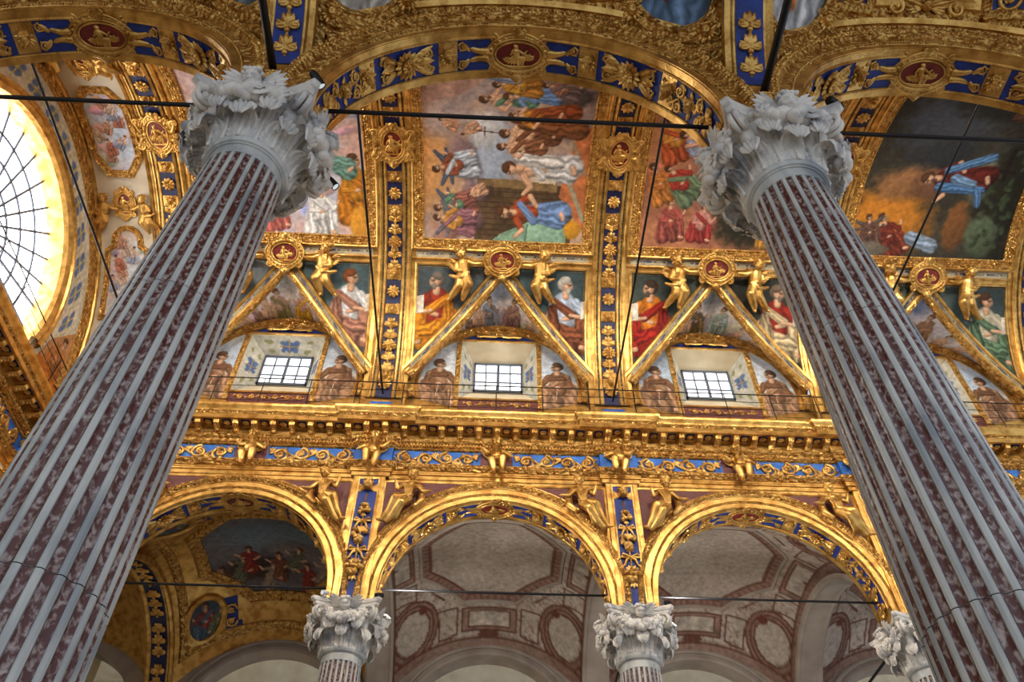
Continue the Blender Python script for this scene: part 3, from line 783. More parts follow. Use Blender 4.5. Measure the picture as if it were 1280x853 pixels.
stem = MB(); tube(stem, [(0,1.05,.015),(0,0,.02),(0,-1.05,.015)], .018, 6); stem_me = stem.mesh('garland_cord', GOLD, True, None)
FB = []
for i_, (y_, s_) in enumerate(((.62,.19),(-.02,.24),(-.8,.26))):
    f_ = MB(); bunch(f_, 0, s_, 5+i_); FB.append((y_, f_.mesh('fruit_bunch', GOLD, True, None)))
BW = []
for y_, s_ in ((.34,.28),(-.36,.3)):
    f_ = MB(); bow(f_, 0, s_); BW.append((y_, f_.mesh('ribbon_bow', GOLD, True, None)))
ch_me = cherub(.12, .26).mesh('cherub_head', GOLD, True, None)
for x in PIL:
    yb = FW-BE; p = MB(); box(p, x-.34, x+.34, yb, FW+.01, H+.002, 10.99); ps = obj('pilaster', p, GOLD, wall_far, False)
    q = MB(); q.add([(x-.2,yb-.004,H+.05),(x+.2,yb-.004,H+.05),(x+.2,yb-.004,10.9),(x-.2,yb-.004,10.9)], [(0,1,2,3)]); obj('blue_panel', q, BLUE, ps, False)
    e = MB(); ribbon(e, lambda u,v,h: np.stack([u, yb-h, v], -1), [(x-.2,H+.05),(x+.2,H+.05),(x+.2,10.9),(x-.2,10.9)], [(.0,.0),(.0,.02),(-.03,.03),(-.05,.02),(-.05,0)], True, .5); obj('panel_frame', e, GOLD, ps, True, 30)
    M = frame((x, yb-.008, 9.45), (1,0,0), (0,0,1), (0,-1,0))
    mk('garland_cord', stem_me, ps, M)
    for nm_, L_ in (('fruit_bunch', FB), ('ribbon_bow', BW)):
        for y_, me_ in L_: mk(nm_, me_, ps, M @ Matrix.Translation((0,y_,0)))
    mk('cherub_head', ch_me, ps, frame((x, yb-.03, 10.68), (1,0,0), (0,0,1), (0,-1,0)))
# mosaic spandrels
for xc in FAR_BAYS[1:]:
    for s in (-1,1):
        xp = B/2-.36; t = np.linspace(math.acos(xp/(RA+.45)), math.asin(2.68/(RA+.45)), 10) if 2.68 < RA+.45 else None
        P = [(s*xp, ZA+math.sqrt((RA+.45)**2-xp**2))] + [(s*(RA+.45)*math.cos(u), ZA+(RA+.45)*math.sin(u)) for u in t] + [(s*xp, ZA+2.68)]
        P = [(xc+a, b) for a, b in P]
        m = MB(); m.add([(a, FW-.008, b) for a, b in P], [tuple(range(len(P)))[::(1 if s < 0 else -1)]])
        obj('mosaic_panel', m, MOSAIC, wall_far, False)
        e = MB(); ribbon(e, S_far, P if s < 0 else P[::-1], [(0,.0),(0,.02),(.025,.025),(.05,.0)] if s > 0 else [(0,.0),(0,.02),(-.025,.025),(-.05,0)], True, .4)
        obj('panel_frame', e, GOLD, wall_far, True, 30)

# soffits
def soffit_frame(xc, y, phi, r=RA):   # phi measured from the crown, positive to +x
    return frame((xc+r*math.sin(phi), y, ZA+r*math.cos(phi)), (math.cos(phi),0,-math.sin(phi)), (0,-1,0), (-math.sin(phi),0,-math.cos(phi)))
SW = .40
so_ros = soffit_rosette(.86, SW*.98).warp(bend_x(RA)).mesh('rosette_scrollwork', GOLD, True, None)
so_msk = soffit_mask(.64, SW*.98).warp(bend_x(RA)).mesh('mask_scrollwork', GOLD, True, None)
so_pan = mask_panel(.26, SW*.9).mesh('gilt_mask', GOLD, True, None)
so_low = candelabra(SW*.95, .72, 2).warp(lambda V: np.stack([V[:,1], -V[:,0], V[:,2]], 1)).warp(bend_x(RA)).mesh('leaf_scrollwork', GOLD, True, None)
so_car = cartouche_frame(.31, .18, .54).mesh('cartouche_frame', GOLD, True, None)
so_ov = oval(.32, .19, .03).mesh('red_oval', RED, False)
so_fig = relief_figure(.33).warp(lambda V: np.stack([V[:,0]*1.15, V[:,1], V[:,2]+.03], 1)).mesh('relief_figure', GOLD, True, None)
so_side = MB()
for sy in (-1,1): scroll(so_side, .03, sy*.115, .062, 1.4, -sy, PI/2*sy, .014); petal(so_side, -.06, sy*.05, sy*.9, .16, .07, .03, .02, .01)
so_side = so_side.mesh('leaf_scrollwork', GOLD, True, None)
def curved_plate(xc, y0, y1, p0, p1, r, name, mat, parent, n=8, prof=None):
    mb = MB(); t = np.linspace(p0, p1, n)
    rows = [np.array([(xc+r*math.sin(u), y, ZA+r*math.cos(u)) for u in t]) for y in (y1, y0)]
    return obj(name, strip(mb, rows), mat, parent)
def soffit(xc, y, parent, ground):
    g = curved_plate(xc, y-SW/2-.02, y+SW/2+.02, -PI*.48, PI*.48, RA-.004, 'soffit_ground', ground, parent, 40)
    for s in (-1,1):
        e = MB(); t = np.linspace(-PI/2, PI/2, 49)
        rows = [np.array([(xc+(RA-h)*math.sin(u), y+s*d, ZA+(RA-h)*math.cos(u)) for u in t]) for d, h in ((SW/2+.005,.0),(SW/2+.01,.025),(SW/2+.03,.03),(SW/2+.04,.012),(TH+.02,.012),(TH+.02,0))]
        obj('soffit_border', strip(e, rows if s < 0 else rows[::-1]), GOLD, parent, True, 30)
        b = MB(); t = np.linspace(-PI/2, PI/2, 200); dots(b, [(xc+(RA-.03)*math.sin(u), y+s*(SW/2+.022), ZA+(RA-.03)*math.cos(u)) for u in t], .012)
        stuff(obj('bead_row', b, GOLD, parent))
    for s in (-1,1): mk('leaf_scrollwork', so_side, parent, soffit_frame(xc, y, math.radians(s*18)) @ Matrix.Scale(s, 4, (1,0,0)))
    mk('red_oval', so_ov, parent, soffit_frame(xc, y, 0)); mk('cartouche_frame', so_car, parent, soffit_frame(xc, y, 0)); mk('relief_figure', so_fig, parent, soffit_frame(xc, y, 0))
    for s in (-1,1):
        for c0 in (24, 55.5):
            curved_plate(xc, y-SW/2, y+SW/2, math.radians(s*c0-3.3), math.radians(s*c0+3.3), RA-.012, 'gilt_plate', GOLD, parent, 4)
            mk('gilt_mask', so_pan, parent, soffit_frame(xc, y, math.radians(s*c0), RA-.012))
        mk('rosette_scrollwork', so_ros, parent, soffit_frame(xc, y, math.radians(s*39.5)))
        mk('mask_scrollwork', so_msk, parent, soffit_frame(xc, y, math.radians(s*67)))
        mk('leaf_scrollwork', so_low, parent, soffit_frame(xc, y, math.radians(s*83)))
for xc in FAR_BAYS[1:]: soffit(xc, (FW+YF+TH)/2, wall_far, BLUE)
for xc in NEAR_BAYS: soffit(xc, YN, wall_near, BLUE)

# ================================================================== COLUMNS
HC = .92; ZT = H-HC
def shaft_r(z): return float(np.interp(z, [-1.6, 1.6, 4.0, ZT], [.452, .446, .425, .368]))
DRUM = [(-.95, 2.3), (2.3, 4.75), (4.75, ZT-.02)]
FTOP = ZT-.17
def drum_mesh(z0, z1, top):
    zs = list(np.linspace(z0+.003, min(z1, FTOP)-.004 if top else z1-.003, 9)); mb = MB()
    pat = [(-3.3,-.010),(-2.5,-.002),(0,.003),(2.5,-.002),(3.3,-.010),(3.5,-.024),(11.5,-.024)]
    lev = [(z, True) for z in zs] + ([(FTOP-.004, False), (z1, False)] if top else [])
    rows = []
    for z, fl_ in lev:
        r = shaft_r(z); rows.append(np.array([((r+(dr if fl_ else 0))*math.cos(math.radians(15*k+a)), (r+(dr if fl_ else 0))*math.sin(math.radians(15*k+a)), z) for k in range(24) for a, dr in pat]))
    strip(mb, rows, True)
    return mb.mesh('shaft_drum', WHITE_M, True, 30)
def inlay_mesh(z0, z1, top):
    mb = MB(); zs = list(np.linspace(z0+.004, (FTOP if top else z1)-.004, 10)); rows = []
    A = np.linspace(3.7, 11.3, 6)
    if top: zs = zs[:-1]+[FTOP-.045, FTOP-.025, FTOP-.012, FTOP-.006]
    for z in zs:
        k = 1.
        if top and z > FTOP-.05: k = math.sqrt(max(0.05, 1-((z-(FTOP-.05))/.046)**2))
        r = shaft_r(z)-.008; rows.append(np.array([((r-.012*math.sin(PI*(a-3.7)/7.6))*math.cos(math.radians(7.5+(a-7.5)*k)), (r-.012*math.sin(PI*(a-3.7)/7.6))*math.sin(math.radians(7.5+(a-7.5)*k)), z) for a in A]))
    strip(mb, rows); return mb.mesh('flute_inlay', RED_M, True, None)
DM = [drum_mesh(a, b, i == 2) for i, (a, b) in enumerate(DRUM)]; IM = [inlay_mesh(a, b, i == 2) for i, (a, b) in enumerate(DRUM)]
jm = MB()
for z in (2.3, 4.75): lathe(jm, [(shaft_r(z)-.06, z-.03), (shaft_r(z)-.025, z-.005), (shaft_r(z)-.025, z+.005), (shaft_r(z)-.06, z+.03)], 48)
jm = jm.mesh('mortar_joint', JOINT)
nm = MB(); lathe(nm, [(.36,ZT-.03),(.385,ZT-.03),(.39,ZT-.02),(.41,ZT-.015),(.425,ZT+.01),(.43,ZT+.035),(.42,ZT+.06),(.40,ZT+.075),(.395,ZT+.09),(.36,ZT+.1)], 48)
nm = nm.mesh('necking_ring', WHITE_M, True, 40)
bm_ = MB(); lathe(bm_, [(.0,ZF),(.62,ZF),(.62,ZF+.2),(.60,ZF+.21),(.6,ZF+.26),(.58,ZF+.34),(.53,ZF+.38),(.5,ZF+.42),(.53,ZF+.5),(.5,ZF+.58),(.46,ZF+.62),(.45,-.94)], 48); bm_ = bm_.mesh('column_base', WHITE_M, True, 40)
# capital (z from the neck, 0 .. HC)
bell = MB(); lathe(bell, [(.36,0),(.365,.3),(.40,.5),(.46,.66),(.55,.76),(.5,.80)], 40); bell_me = bell.mesh('bell', CAP_M)
def acanthus(L, W, out, curl):
    """leaf standing on the bell: local x tangent, y up, z out; the tip rolls over"""
    mb = MB(); nl, nw = 22, 15; V = []; k0 = .68; rc = curl*.5
    for i in range(nl):
        t = i/(nl-1)
        if t <= k0: q_ = t/k0; cy = L*.9*q_; cz = out*q_*q_; wd = W*.5*(.80+.24*math.sin(PI*q_))
        else:
            e = (t-k0)/(1-k0); a = e*4.2; cy = L*.9+rc*math.sin(a)*1.25; cz = out+rc*(1-math.cos(a)); wd = W*.5*(.84-.34*e*e) if t < 1 else W*.12
        lob = 1+.13*math.sin(t*PI*9+.6)
        for j in range(nw):
            q = -1+2*j/(nw-1); rid = .032*math.cos(q*PI*5)*min(1,.5+t)*(1-.5*max(0,(t-k0)/(1-k0)))+.03*(1-abs(q))
            V.append((wd*q*lob, cy-.02*abs(q)*t, cz+rid-.22*W*q*q*(.4+.6*min(t,.7))*(1 if t <= k0 else 1-1.6*(t-k0)/(1-k0))))
    mb.add(V, [(i*nw+j, i*nw+j+1, (i+1)*nw+j+1, (i+1)*nw+j) for i in range(nl-1) for j in range(nw-1)])
    tube(mb, [(0,L*.9*t,out*t*t+.035) for t in np.linspace(0,1,6)], [.022,.02,.018,.016,.014,.012], 6)
    return mb
leafA = acanthus(.27, .31, .04, .19).mesh('acanthus_leaf', CAP_M, True, None); leafB = acanthus(.44, .31, .07, .22).mesh('acanthus_leaf', CAP_M, True, None)
def abacus_mesh():
    mb = MB(); n = 13; P = []
    for k in range(4):
        a = k*PI/2
        for q in np.linspace(-1, 1, n):
            x = .60*q; y = .66-.16*(1-q*q); c, s = math.cos(a), math.sin(a); P.append((x*c+y*s, x*s-y*c))     # side facing -y first
    P = np.array(P); rows = []
    for k_, z in ((.80,.765),(.90,.775),(.93,.80),(.93,.83),(.97,.84),(1.0,.87),(1.0,.918),(.98,.92)): rows.append(np.column_stack([P*k_, np.full(len(P), z)]))
    strip(mb, rows, True); m = len(P)
    mb.add(rows[-1], [tuple(range(m))]); mb.add(rows[0], [tuple(range(m))[::-1]])
    return mb.mesh('abacus', CAP_M, True, 30)
abac = abacus_mesh()
def volute_mesh():
    mb = MB()
    for sx in (-1,1):
        P = spiral_pts(0, 0, .125, 1.7, -1, PI/2, .12, 0, 40); P = np.stack([P[:,0]*0+sx*.035, P[:,1], P[:,0]], 1)   # spiral in the y-z plane, z out
        tube(mb, P, np.linspace(.034,.02,40), 7)
        ball(mb, (sx*.04,0,0), .04, 8, 6)
    stem = np.array([(0,-.36,-.22),(0,-.2,-.16),(0,.0,-.14),(0,.12,-.05),(0,.125,.02)])
    for dx in (-.04,0,.04): tube(mb, stem+np.array([dx,0,0]), [.035,.035,.035,.04,.03], 7)
    for q in range(4): petal(mb, 0, -.32+.07*q, PI/2, .26, .16, .06, .05, -.16+.02*q)
    return mb.mesh('volute', CAP_M, True, None)
vol = volute_mesh()
def swag_mesh():
    mb = MB(); r = random.Random(3)
    for k in range(30):
        q = -1+2*(k+.5)/30; s = 1-q*q; y = .20-.22*s+r.uniform(-.05,.05)*(.4+s); z = .06+.10*s+r.uniform(-.03,.04); rad = r.uniform(.045,.078)*(.75+.4*s)
        if k % 8 == 4: rosette(mb, q*.40, y, rad*1.7, 7, z+.03, .6)
        else: ball(mb, (q*.40, y, z), rad, 9, 7)
    for k in range(22):
        q = -1+2*(k+.5)/22; s = 1-q*q; ball(mb, (q*.36, .26-.2*s+r.uniform(-.04,.05), .05+.06*s), r.uniform(.03,.05), 7, 6)
    for k in range(6):
        q = -1+2*(k+.5)/6; petal(mb, q*.36, .12-.2*(1-q*q), -PI/2+q*.7+(k % 2)*.4, .12, .11, .04, -.02, .08, tip=.5)
    return mb.mesh('fruit_swag', CAP_M, True, None)
swag = swag_mesh()
caph = MB()
for sx in (-1,1): wing(caph, sx*.05, -.03, sx, .34, 7, .0, .1, 3)
add_head(caph, (0,.0,.10), .115, True); caph = caph.mesh('cherub_head', CAP_M, True, None)
def make_column(x, y, label, inlays=(0,1,2)):
    t = thing('marble_column', label, 'column', (x, y, ZF)); T = Matrix.Translation((x, y, 0))
    mk('column_base', bm_, t, T); mk('mortar_joint', jm, t, T); mk('necking_ring', nm, t, T)
    for i in range(3):
        d = mk('shaft_drum', DM[i], t, T)
        if i in inlays:
            for k_ in range(24): mk('flute_inlay', IM[i], d, T @ Matrix.Rotation(math.radians(15*k_), 4, 'Z'))
    C = Matrix.Translation((x, y, ZT)); cap = mk('capital', bell_me, t, C)
    mk('abacus', abac, cap, C)
    for k_ in range(8):
        a = k_*PI/4; n = (math.cos(a), math.sin(a), 0); tg = (-math.sin(a), math.cos(a), 0)
        mk('acanthus_leaf', leafA, cap, frame((x+n[0]*.405, y+n[1]*.405, ZT+.03), tg, (0,0,1), n))
        a += PI/8; n = (math.cos(a), math.sin(a), 0); tg = (-math.sin(a), math.cos(a), 0)
        mk('acanthus_leaf', leafB, cap, frame((x+n[0]*.385, y+n[1]*.385, ZT+.04), tg, (0,0,1), n))
    for k_ in range(4):
        a = k_*PI/2+PI/4; n = (math.cos(a), math.sin(a), 0); tg = (-math.sin(a), math.cos(a), 0)
        mk('volute', vol, cap, frame((x+n[0]*.68, y+n[1]*.68, ZT+.66), tg, (0,0,1), n))
        a = k_*PI/2; n = (math.cos(a), math.sin(a), 0); tg = (-math.sin(a), math.cos(a), 0)
        mk('fruit_swag', swag, cap, frame((x+n[0]*.52, y+n[1]*.52, ZT+.46), tg, (0,0,1), n))
        mk('cherub_head', caph, cap, frame((x+n[0]*.60, y+n[1]*.60, ZT+.82), tg, (0,0,1), n) @ Matrix.Rotation(.75, 4, 'X'))
    return t
make_column(0, YN, 'massive red and white fluted column with two small spotlights fixed to its capital')
make_column(B, YN, 'massive red and white fluted column with one floodlight resting on its capital')
make_column(-5.5, YF, 'fluted column of the clerestory arcade standing nearest the fan window end wall', (2,))
make_column(0, YF, 'fluted column of the clerestory arcade with a white security camera on its capital', (2,))
make_column(5.5, YF, 'fluted column of the clerestory arcade between the two plain grey painted aisle vaults', (2,))
make_column(11, YF, 'fluted column of the clerestory arcade furthest from the fan window end wall', (2,))

# ================================================================== VAULT RIBS
def vault_frame(x, deg, h=0.):
    t = math.radians(deg); c, s = math.cos(t), math.sin(t); return frame((x, VY+(RV-h)*c, VZ+(RV-h)*s), (1,0,0), (0,-s,c), (0,-c,-s))
D2R = RV*PI/180
def rib_plate(x0, x1, d0, d1, h, name, mat, parent, n=None):
    mb = MB(); n = n or max(2, int(abs(d1-d0)/3)+2); s = np.linspace(d0*D2R, d1*D2R, n)
    rows = [S_vault(np.full(n, x0), s, np.full(n, h)), S_vault(np.full(n, x1), s, np.full(n, h))]
    return obj(name, strip(mb, rows), mat, parent)
rb_ros = MB(); rosette(rb_ros, 0, 0, .17, 9, .008, .6); rb_ros = rb_ros.mesh('rosette', GOLD, True, None)
rb_msk = mask_panel(.34, .3).mesh('gilt_mask', GOLD, True, None)
rb_long = candelabra(.36, 1.52, 5); rosette(rb_long, 0, 0, .18, 10, .04, .6); rb_long = rb_long.warp(bend_y(RV)).mesh('leaf_scrollwork', GOLD, True, None)
rb_car = cartouche_frame(.24, .36, .26).warp(bend_y(RV)).mesh('cartouche_frame', GOLD, True, None)
rb_ov = oval(.25, .37, .03).warp(bend_y(RV)).mesh('red_oval', RED, False)
rb_fig = relief_figure(.55).warp(lambda V: V+np.array([0,0,.02])).mesh('relief_figure', GOLD, True, None)
RIBS = [-5.6, 0., 5.5, 11., 16.5]
for i, x in enumerate(RIBS):
    g = MB(); s = np.linspace(3*D2R, 177*D2R, 60)
    prof = [(-.42,0),(-.42,.05),(-.36,.07),(-.34,.05),(-.31,.05),(-.305,.02),(-.265,.02),(-.26,.06),(-.21,.075),(-.19,.05),(-.185,.03),(.185,.03),(.19,.05),(.21,.075),(.26,.06),(.265,.02),(.305,.02),(.31,.05),(.34,.05),(.36,.07),(.42,.05),(.42,0)]
    rib = struct(obj('trim_%d' % (4+i), strip(g, [S_vault(np.full(60, x+d), s, np.full(60, h)) for d, h in prof]), GOLD, auto=30))
    for sx in (-1,1):
        b = MB(); P = np.linspace(4*D2R, 176*D2R, 260); dots(b, S_vault(np.full(260, x+sx*.195), P, np.full(260, .055)), .014); stuff(obj('bead_row', b, GOLD, rib))
        rib_plate(x+sx*.265 if sx > 0 else x-.305, x+.305 if sx > 0 else x-.265, 3, 177, .024, 'guilloche_band', OLIVE, rib)
    rib_plate(x-.185, x+.185, 3, 177, .034, 'rib_ground', NAVY, rib)
    cells = [('r', 8.3), ('m', 11.6), ('l', 22.5), ('m', 35.5), ('r', 41.3), ('m', 47), ('l', 57.5), ('m', 68), ('r', 73.5), ('m', 79), ('c', 89.5)]
    for kd, dg in cells:
        for d in ({dg, 180-dg} if kd != 'c' else {90}):
            if kd == 'm':
                rib_plate(x-.18, x+.18, d-1.7, d+1.7, .044, 'gilt_plate', GOLD, rib, 2); mk('gilt_mask', rb_msk, rib, vault_frame(x, d, .044))
            elif kd == 'r': mk('rosette', rb_ros, rib, vault_frame(x, d, .034))
            elif kd == 'l': mk('leaf_scrollwork', rb_long, rib, vault_frame(x, d, .034))
            else:
                M = vault_frame(x, d, .07); mk('red_oval', rb_ov, rib, M); mk('cartouche_frame', rb_car, rib, M); mk('relief_figure', rb_fig, rib, M)

# ---- gilt frames of the vault fields, groin mouldings, lunette arches
FRM = [(0,.015),(.0,.05),(.03,.07),(.06,.05),(.18,.065),(.2,.085),(.25,.07),(.27,.0)]
def vault_extras(c):
    par = ceiling
    # band of arabesque between big frame and lower fields
    for lo, hi in ((52.3, 53.0), (55.6, 56.4)):
        for m in (0, 1):
            a, b = (lo, hi) if not m else (180-hi, 180-lo); mb = MB()
            ribbon(mb, S_vault, [(c-2.3, (a+b)/2*D2R), (c+2.3, (a+b)/2*D2R)], [(-.035,0),(-.035,.04),(0,.06),(.035,.04),(.035,0)], False, .6); obj('cornice_band', mb, GOLD, par, True, 30)
    for s in (-1,1):
        for m in (0,1):
            # groin moulding, plain outer band and ornate inner band
            fn = (lambda xo: (47.5-16*abs(xo))*D2R) if not m else (lambda xo: (180-(47.5-16*abs(xo)))*D2R)
            xs = np.linspace(0.0, 2.2, 12); path = [(c+s*q, float(fn(q))) for q in xs]
            sg = -s if not m else s
            mb = MB(); pr = [(.0,0),(.0,.05),(.04,.07),(.09,.06),(.12,.02),(.19,.02),(.21,.06),(.27,.07),(.31,0)]; pr = [(sg*-d, h) for d, h in pr]
            ribbon(mb, S_vault, path, pr if sg < 0 else pr[::-1], False, .3); obj('groin_moulding', mb, GOLD, par, True, 35)
            if not m:
                mb = MB(); pr = [(-.07,-.1),(-.06,.03),(-.02,.06),(.02,.05)]; pr = [(sg*-d, h) for d, h in pr]
                ribbon(mb, S_vault, path, pr if sg < 0 else pr[::-1], False, .3); obj('groin_ornament', mb, ORN, par, True, 35); cv = MB(); carve(cv, S_vault, path, -.03 if sg > 0 else -.05, .05 if sg > 0 else .03, .055, .06, .026, False, 3); stuff(obj('carved_leaves', cv, GOLD, par))
for c in (-2.75, 2.75, 8.25, 13.75): vault_extras(c)
key = MB(); rosette(key, 0, 0, .12, 9, .03, .6)
for sx in (-1,1):
    scroll(key, sx*.26, .0, .12, 1.3, sx, PI/2, .03); scroll(key, sx*.5, -.06, .08, 1.2, -sx, PI/2, .02)
    for q in range(4): petal(key, sx*.1*q, 0, (-.35 if sx > 0 else PI+.35), .3, .12, .03, .03, .02)
key_me = key.mesh('keystone_spray', GOLD, True, None)
apr_me = rinceau(1.7, .16, 6).mesh('apron_scrollwork', GOLD, True, None)
for c, side, wl, win in LUN:
    if side < 0: continue
    mb = MB(); t = np.linspace(PI+.25, -.25, 53)
    rows = [np.array([(c+r*math.cos(u), 13.75-h, LZ+r*math.sin(u)) for u in t]) for r, h in ((LR-.27,0),(LR-.27,.05),(LR-.22,.06),(LR-.2,.04),(LR-.19,.04))]
    obj('lunette_arch', strip(mb, rows), GOLD, wl, True, 35)
    mb = MB(); rows = [np.array([(c+r*math.cos(u), 13.75-h, LZ+r*math.sin(u)) for u in t]) for r, h in ((LR-.19,.04),(LR-.16,.1),(LR-.1,.13),(LR-.04,.12),(LR+.01,.05))]
    obj('lunette_arch_ornament', strip(mb, rows), ORN, wl, True, 35)
    b = MB(); dots(b, [(c+(LR-.24)*math.cos(u), 13.68, LZ+(LR-.24)*math.sin(u)) for u in np.linspace(PI, 0, 110)], .02); stuff(obj('bead_row', b, GOLD, wl)); cv = MB(); carve(cv, S_lun, [(c+(LR-.11)*math.cos(u), LZ+(LR-.11)*math.sin(u)) for u in np.linspace(PI, 0, 50)], -.06, .06, .13, .055, .032, False, 5); stuff(obj('carved_leaves', cv, GOLD, wl))
    mb = MB(); mb.add([(c-.97,13.742,WZ1+.05),(c+.97,13.742,WZ1+.05)]+[(c+(LR-.25)*math.cos(u),13.742,LZ+(LR-.25)*math.sin(u)) for u in np.linspace(1.05, PI-1.05, 14)], [tuple(range(16))]); obj('keystone_ground', mb, BLUE, wl, False)
    mk('keystone_spray', key_me, wl, frame((c, 13.7, 15.82), (1,0,0), (0,0,1), (0,-1,0)))
    for s in (-1,1):
        mb = MB(); box(mb, c+s*1.03-.06, c+s*1.03+.06, 13.69, 13.75, 13.2, 15.62); obj('jamb_moulding', mb, ORN, wl, False)
    mb = MB(); box(mb, c-.97, c+.97, 13.72, 13.75, 13.46, 13.52); box(mb, c-1.0, c+1.0, 13.70, 13.75, WZ1, WZ1+.05); obj('window_border', mb, GOLD, wl, False)
    mb = MB(); box(mb, c-.97, c+.97, 13.735, 13.75, 13.12, 13.46); ap = obj('apron_panel', mb, MOSAIC, wl, False)
    mk('apron_scrollwork', apr_me, ap, frame((c, 13.73, 13.31), (1,0,0), (0,0,1), (0,-1,0)))
# small plinths under the ribs
for x in PIL:
    mb = MB(); box(mb, x-.45, x+.45, 13.45, 13.76, 12.6, 13.08); p = obj('rib_plinth', mb, GOLD, wall_far, False)
    q = MB(); q.add([(x-.26,13.445,12.75),(x+.26,13.445,12.75),(x+.26,13.445,13.02),(x-.26,13.445,13.02)], [(0,1,2,3)]); obj('blue_panel', q, FBLUE, p, False)

# ================================================================== GILDED FIGURES
PUTTO = putto_mesh(); SPF = spandrel_mesh(); ANG = angel_mesh(); WL = wing_mesh(-1, .34); WR = wing_mesh(1, .34)
fz = MB(); box(fz, -.36, .36, -.235, .235, 0, .012); fz_me = fz.mesh('maroon_ground', MOSAIC, False)
ORD = {-2.75:'first', 2.75:'second', 8.25:'third', 13.75:'fourth', -5.5:'first', 0:'second', 5.5:'third', 11:'fourth'}
for x in (-5.5,-2.75,0,2.75,5.5,8.25,11,13.75):
    onp = x in PIL; y = FW-(BE if onp else 0)-.016
    if not onp: mk('maroon_ground', fz_me, trim_frieze, frame((x, FW-.013, 11.57), (1,0,0), (0,0,1), (0,-1,0)))
    t = thing('gilded_putto', ('gilded winged putto on the frieze over the %s pilaster from the fan window' if onp else 'gilded winged putto on maroon frieze panel over %s arch from the fan window') % ORD[x], 'sculpture', (x, y-.14, 11.34), 'putti along the frieze')
    M = frame((x, y-.05, 11.47), (1,0,0), (0,0,1), (0,-1,0)) if onp else frame((x, y-.05, 11.49), (-1,0,0), (0,0,1), (0,1,0))
    M = frame((x, y-.05, 11.50), (1,0,0), (0,0,1), (0,-1,0), 1.0)
    if not onp: M = M @ Matrix.Scale(-1, 4, (1,0,0))
    b = mk('body', PUTTO, t, M); mk('wing', WL, b, M @ Matrix.Translation((-.06,.16,.0))); mk('wing', WR, b, M @ Matrix.Translation((.06,.16,.0)))
fr4 = rinceau(1.86, .43, 4).mesh('scrollwork', GOLD, True, None)
for xc in (-2.75, 2.75, 8.25, 13.75):
    for s in (-1,1):
        M = frame((xc+s*1.36, FW-.014, 11.57), (1,0,0), (0,0,1), (0,-1,0))
        mk('scrollwork', fr4, trim_frieze, M if s > 0 else M @ Matrix.Scale(-1, 4, (1,0,0)))
for q in range(4): mk('scrollwork', fr4, trim_frieze, frame((XW+.014, FW-1.1-q*1.9, 11.57), (0,1,0), (0,0,1), (1,0,0)))
mk('scrollwork', fr4, trim_frieze, frame((-6.9, FW-.014, 11.57), (1,0,0), (0,0,1), (0,-1,0)))
ARCHN = {c: 'the %s arch of the clerestory arcade from the fan window' % ORD[c] for c in (-2.75, 2.75, 8.25, 13.75)}
for xc in (-2.75, 2.75, 8.25, 13.75):
    for s in (-1,1):
        x = xc+s*1.93; z = 10.27
        t = thing('gilded_figure', 'gilded draped figure on the %s shoulder of the %s arch from the fan window' % ('nearer' if s < 0 else 'farther', ORD[xc]), 'sculpture', (x, FW-.05, z-.5), 'figures in the arch spandrels')
        M = frame((x, FW-.09, z), (1,0,0), (0,0,1), (0,-1,0), 1.06)
        if s > 0: M = M @ Matrix.Scale(-1, 4, (1,0,0))
        mk('body', SPF, t, M)
# cartouches at the lunette tips held by two angels
ca_fr = cartouche_frame(.32, .25, 0.).mesh('cartouche_frame', GOLD, True, None); ca_ov = oval(.33, .26, .02).mesh('red_oval', RED, False)
ca_fig = relief_figure(.4).warp(lambda V: V+np.array([0,0,.02])).mesh('relief_figure', GOLD, True, None)
for c in (-2.75, 2.75, 8.25, 13.75):
    M = vault_frame(c, 52.6, .16); lc = M.translation
    t = thing('gilded_cartouche', 'gilded oval cartouche with red ground above the %s lunette from the fan window' % ORD[c], 'sculpture', lc, 'cartouches at the lunette tips')
    mk('cartouche_frame', ca_fr, t, M); mk('red_oval', ca_ov, t, M); mk('relief_figure', ca_fig, t, M)
    for s in (-1,1):
        M = vault_frame(c+s*.93, 48.0, .14); a = thing('gilded_angel', 'gilded angel on the %s side of the %s lunette cartouche from the fan window' % ('nearer' if s < 0 else 'farther', ORD[c]), 'sculpture', M.translation, 'angels holding the cartouches')
        M = M @ Matrix.Rotation(-.25*s, 4, 'Z') @ Matrix.Scale(1.28, 4)
        if s > 0: M = M @ Matrix.Scale(-1, 4, (1,0,0))
        b = mk('body', ANG, a, M); mk('wing', WL, b, M @ Matrix.Translation((-.05,.16,.04))); mk('wing', WR, b, M @ Matrix.Translation((.02,.2,-.02)) @ Matrix.Scale(.7, 4))

# ================================================================== IRON WORK AND LAMPS
def rod(name, a, b, r, label, group):
    mb = MB(); d = np.array(b, float)-np.array(a, float); tube(mb, [(0,0,0), d/2, d], r, 8); o = obj(name, mb, IRON, None, True, 60, Matrix.Translation(a)); tag(o, label, 'tie rod', group)
ZTN, ZTF = 8.56, 8.47
for xc, n in ((-2.75,'beside the fan window bay'), (2.75,'between the two massive columns'), (8.25,'beyond the floodlit massive column')): rod('tie_rod', (xc-2.31, YN, ZTN), (xc+2.31, YN, ZTN), .027, 'black iron tie rod spanning the massive column arcade '+n, 'tie rods under the arches')
for xc in (-2.75, 2.75, 8.25, 13.75): rod('tie_rod', (xc-2.31, YF, ZTF), (xc+2.31, YF, ZTF), .025, 'black iron tie rod under '+ARCHN[xc], 'tie rods under the arches')
for x, n in ((-5.5,'at the rib nearest the fan window'), (0.,'at the rib between first and middle windows'), (5.5,'at the rib past the middle window'), (11.,'at the rib furthest from the fan window')): rod('cross_tie_rod', (x, VY-4.3, 13.28), (x, 13.44, 13.28), .024, 'black iron tie rod crossing the nave '+n, 'tie rods across the nave')
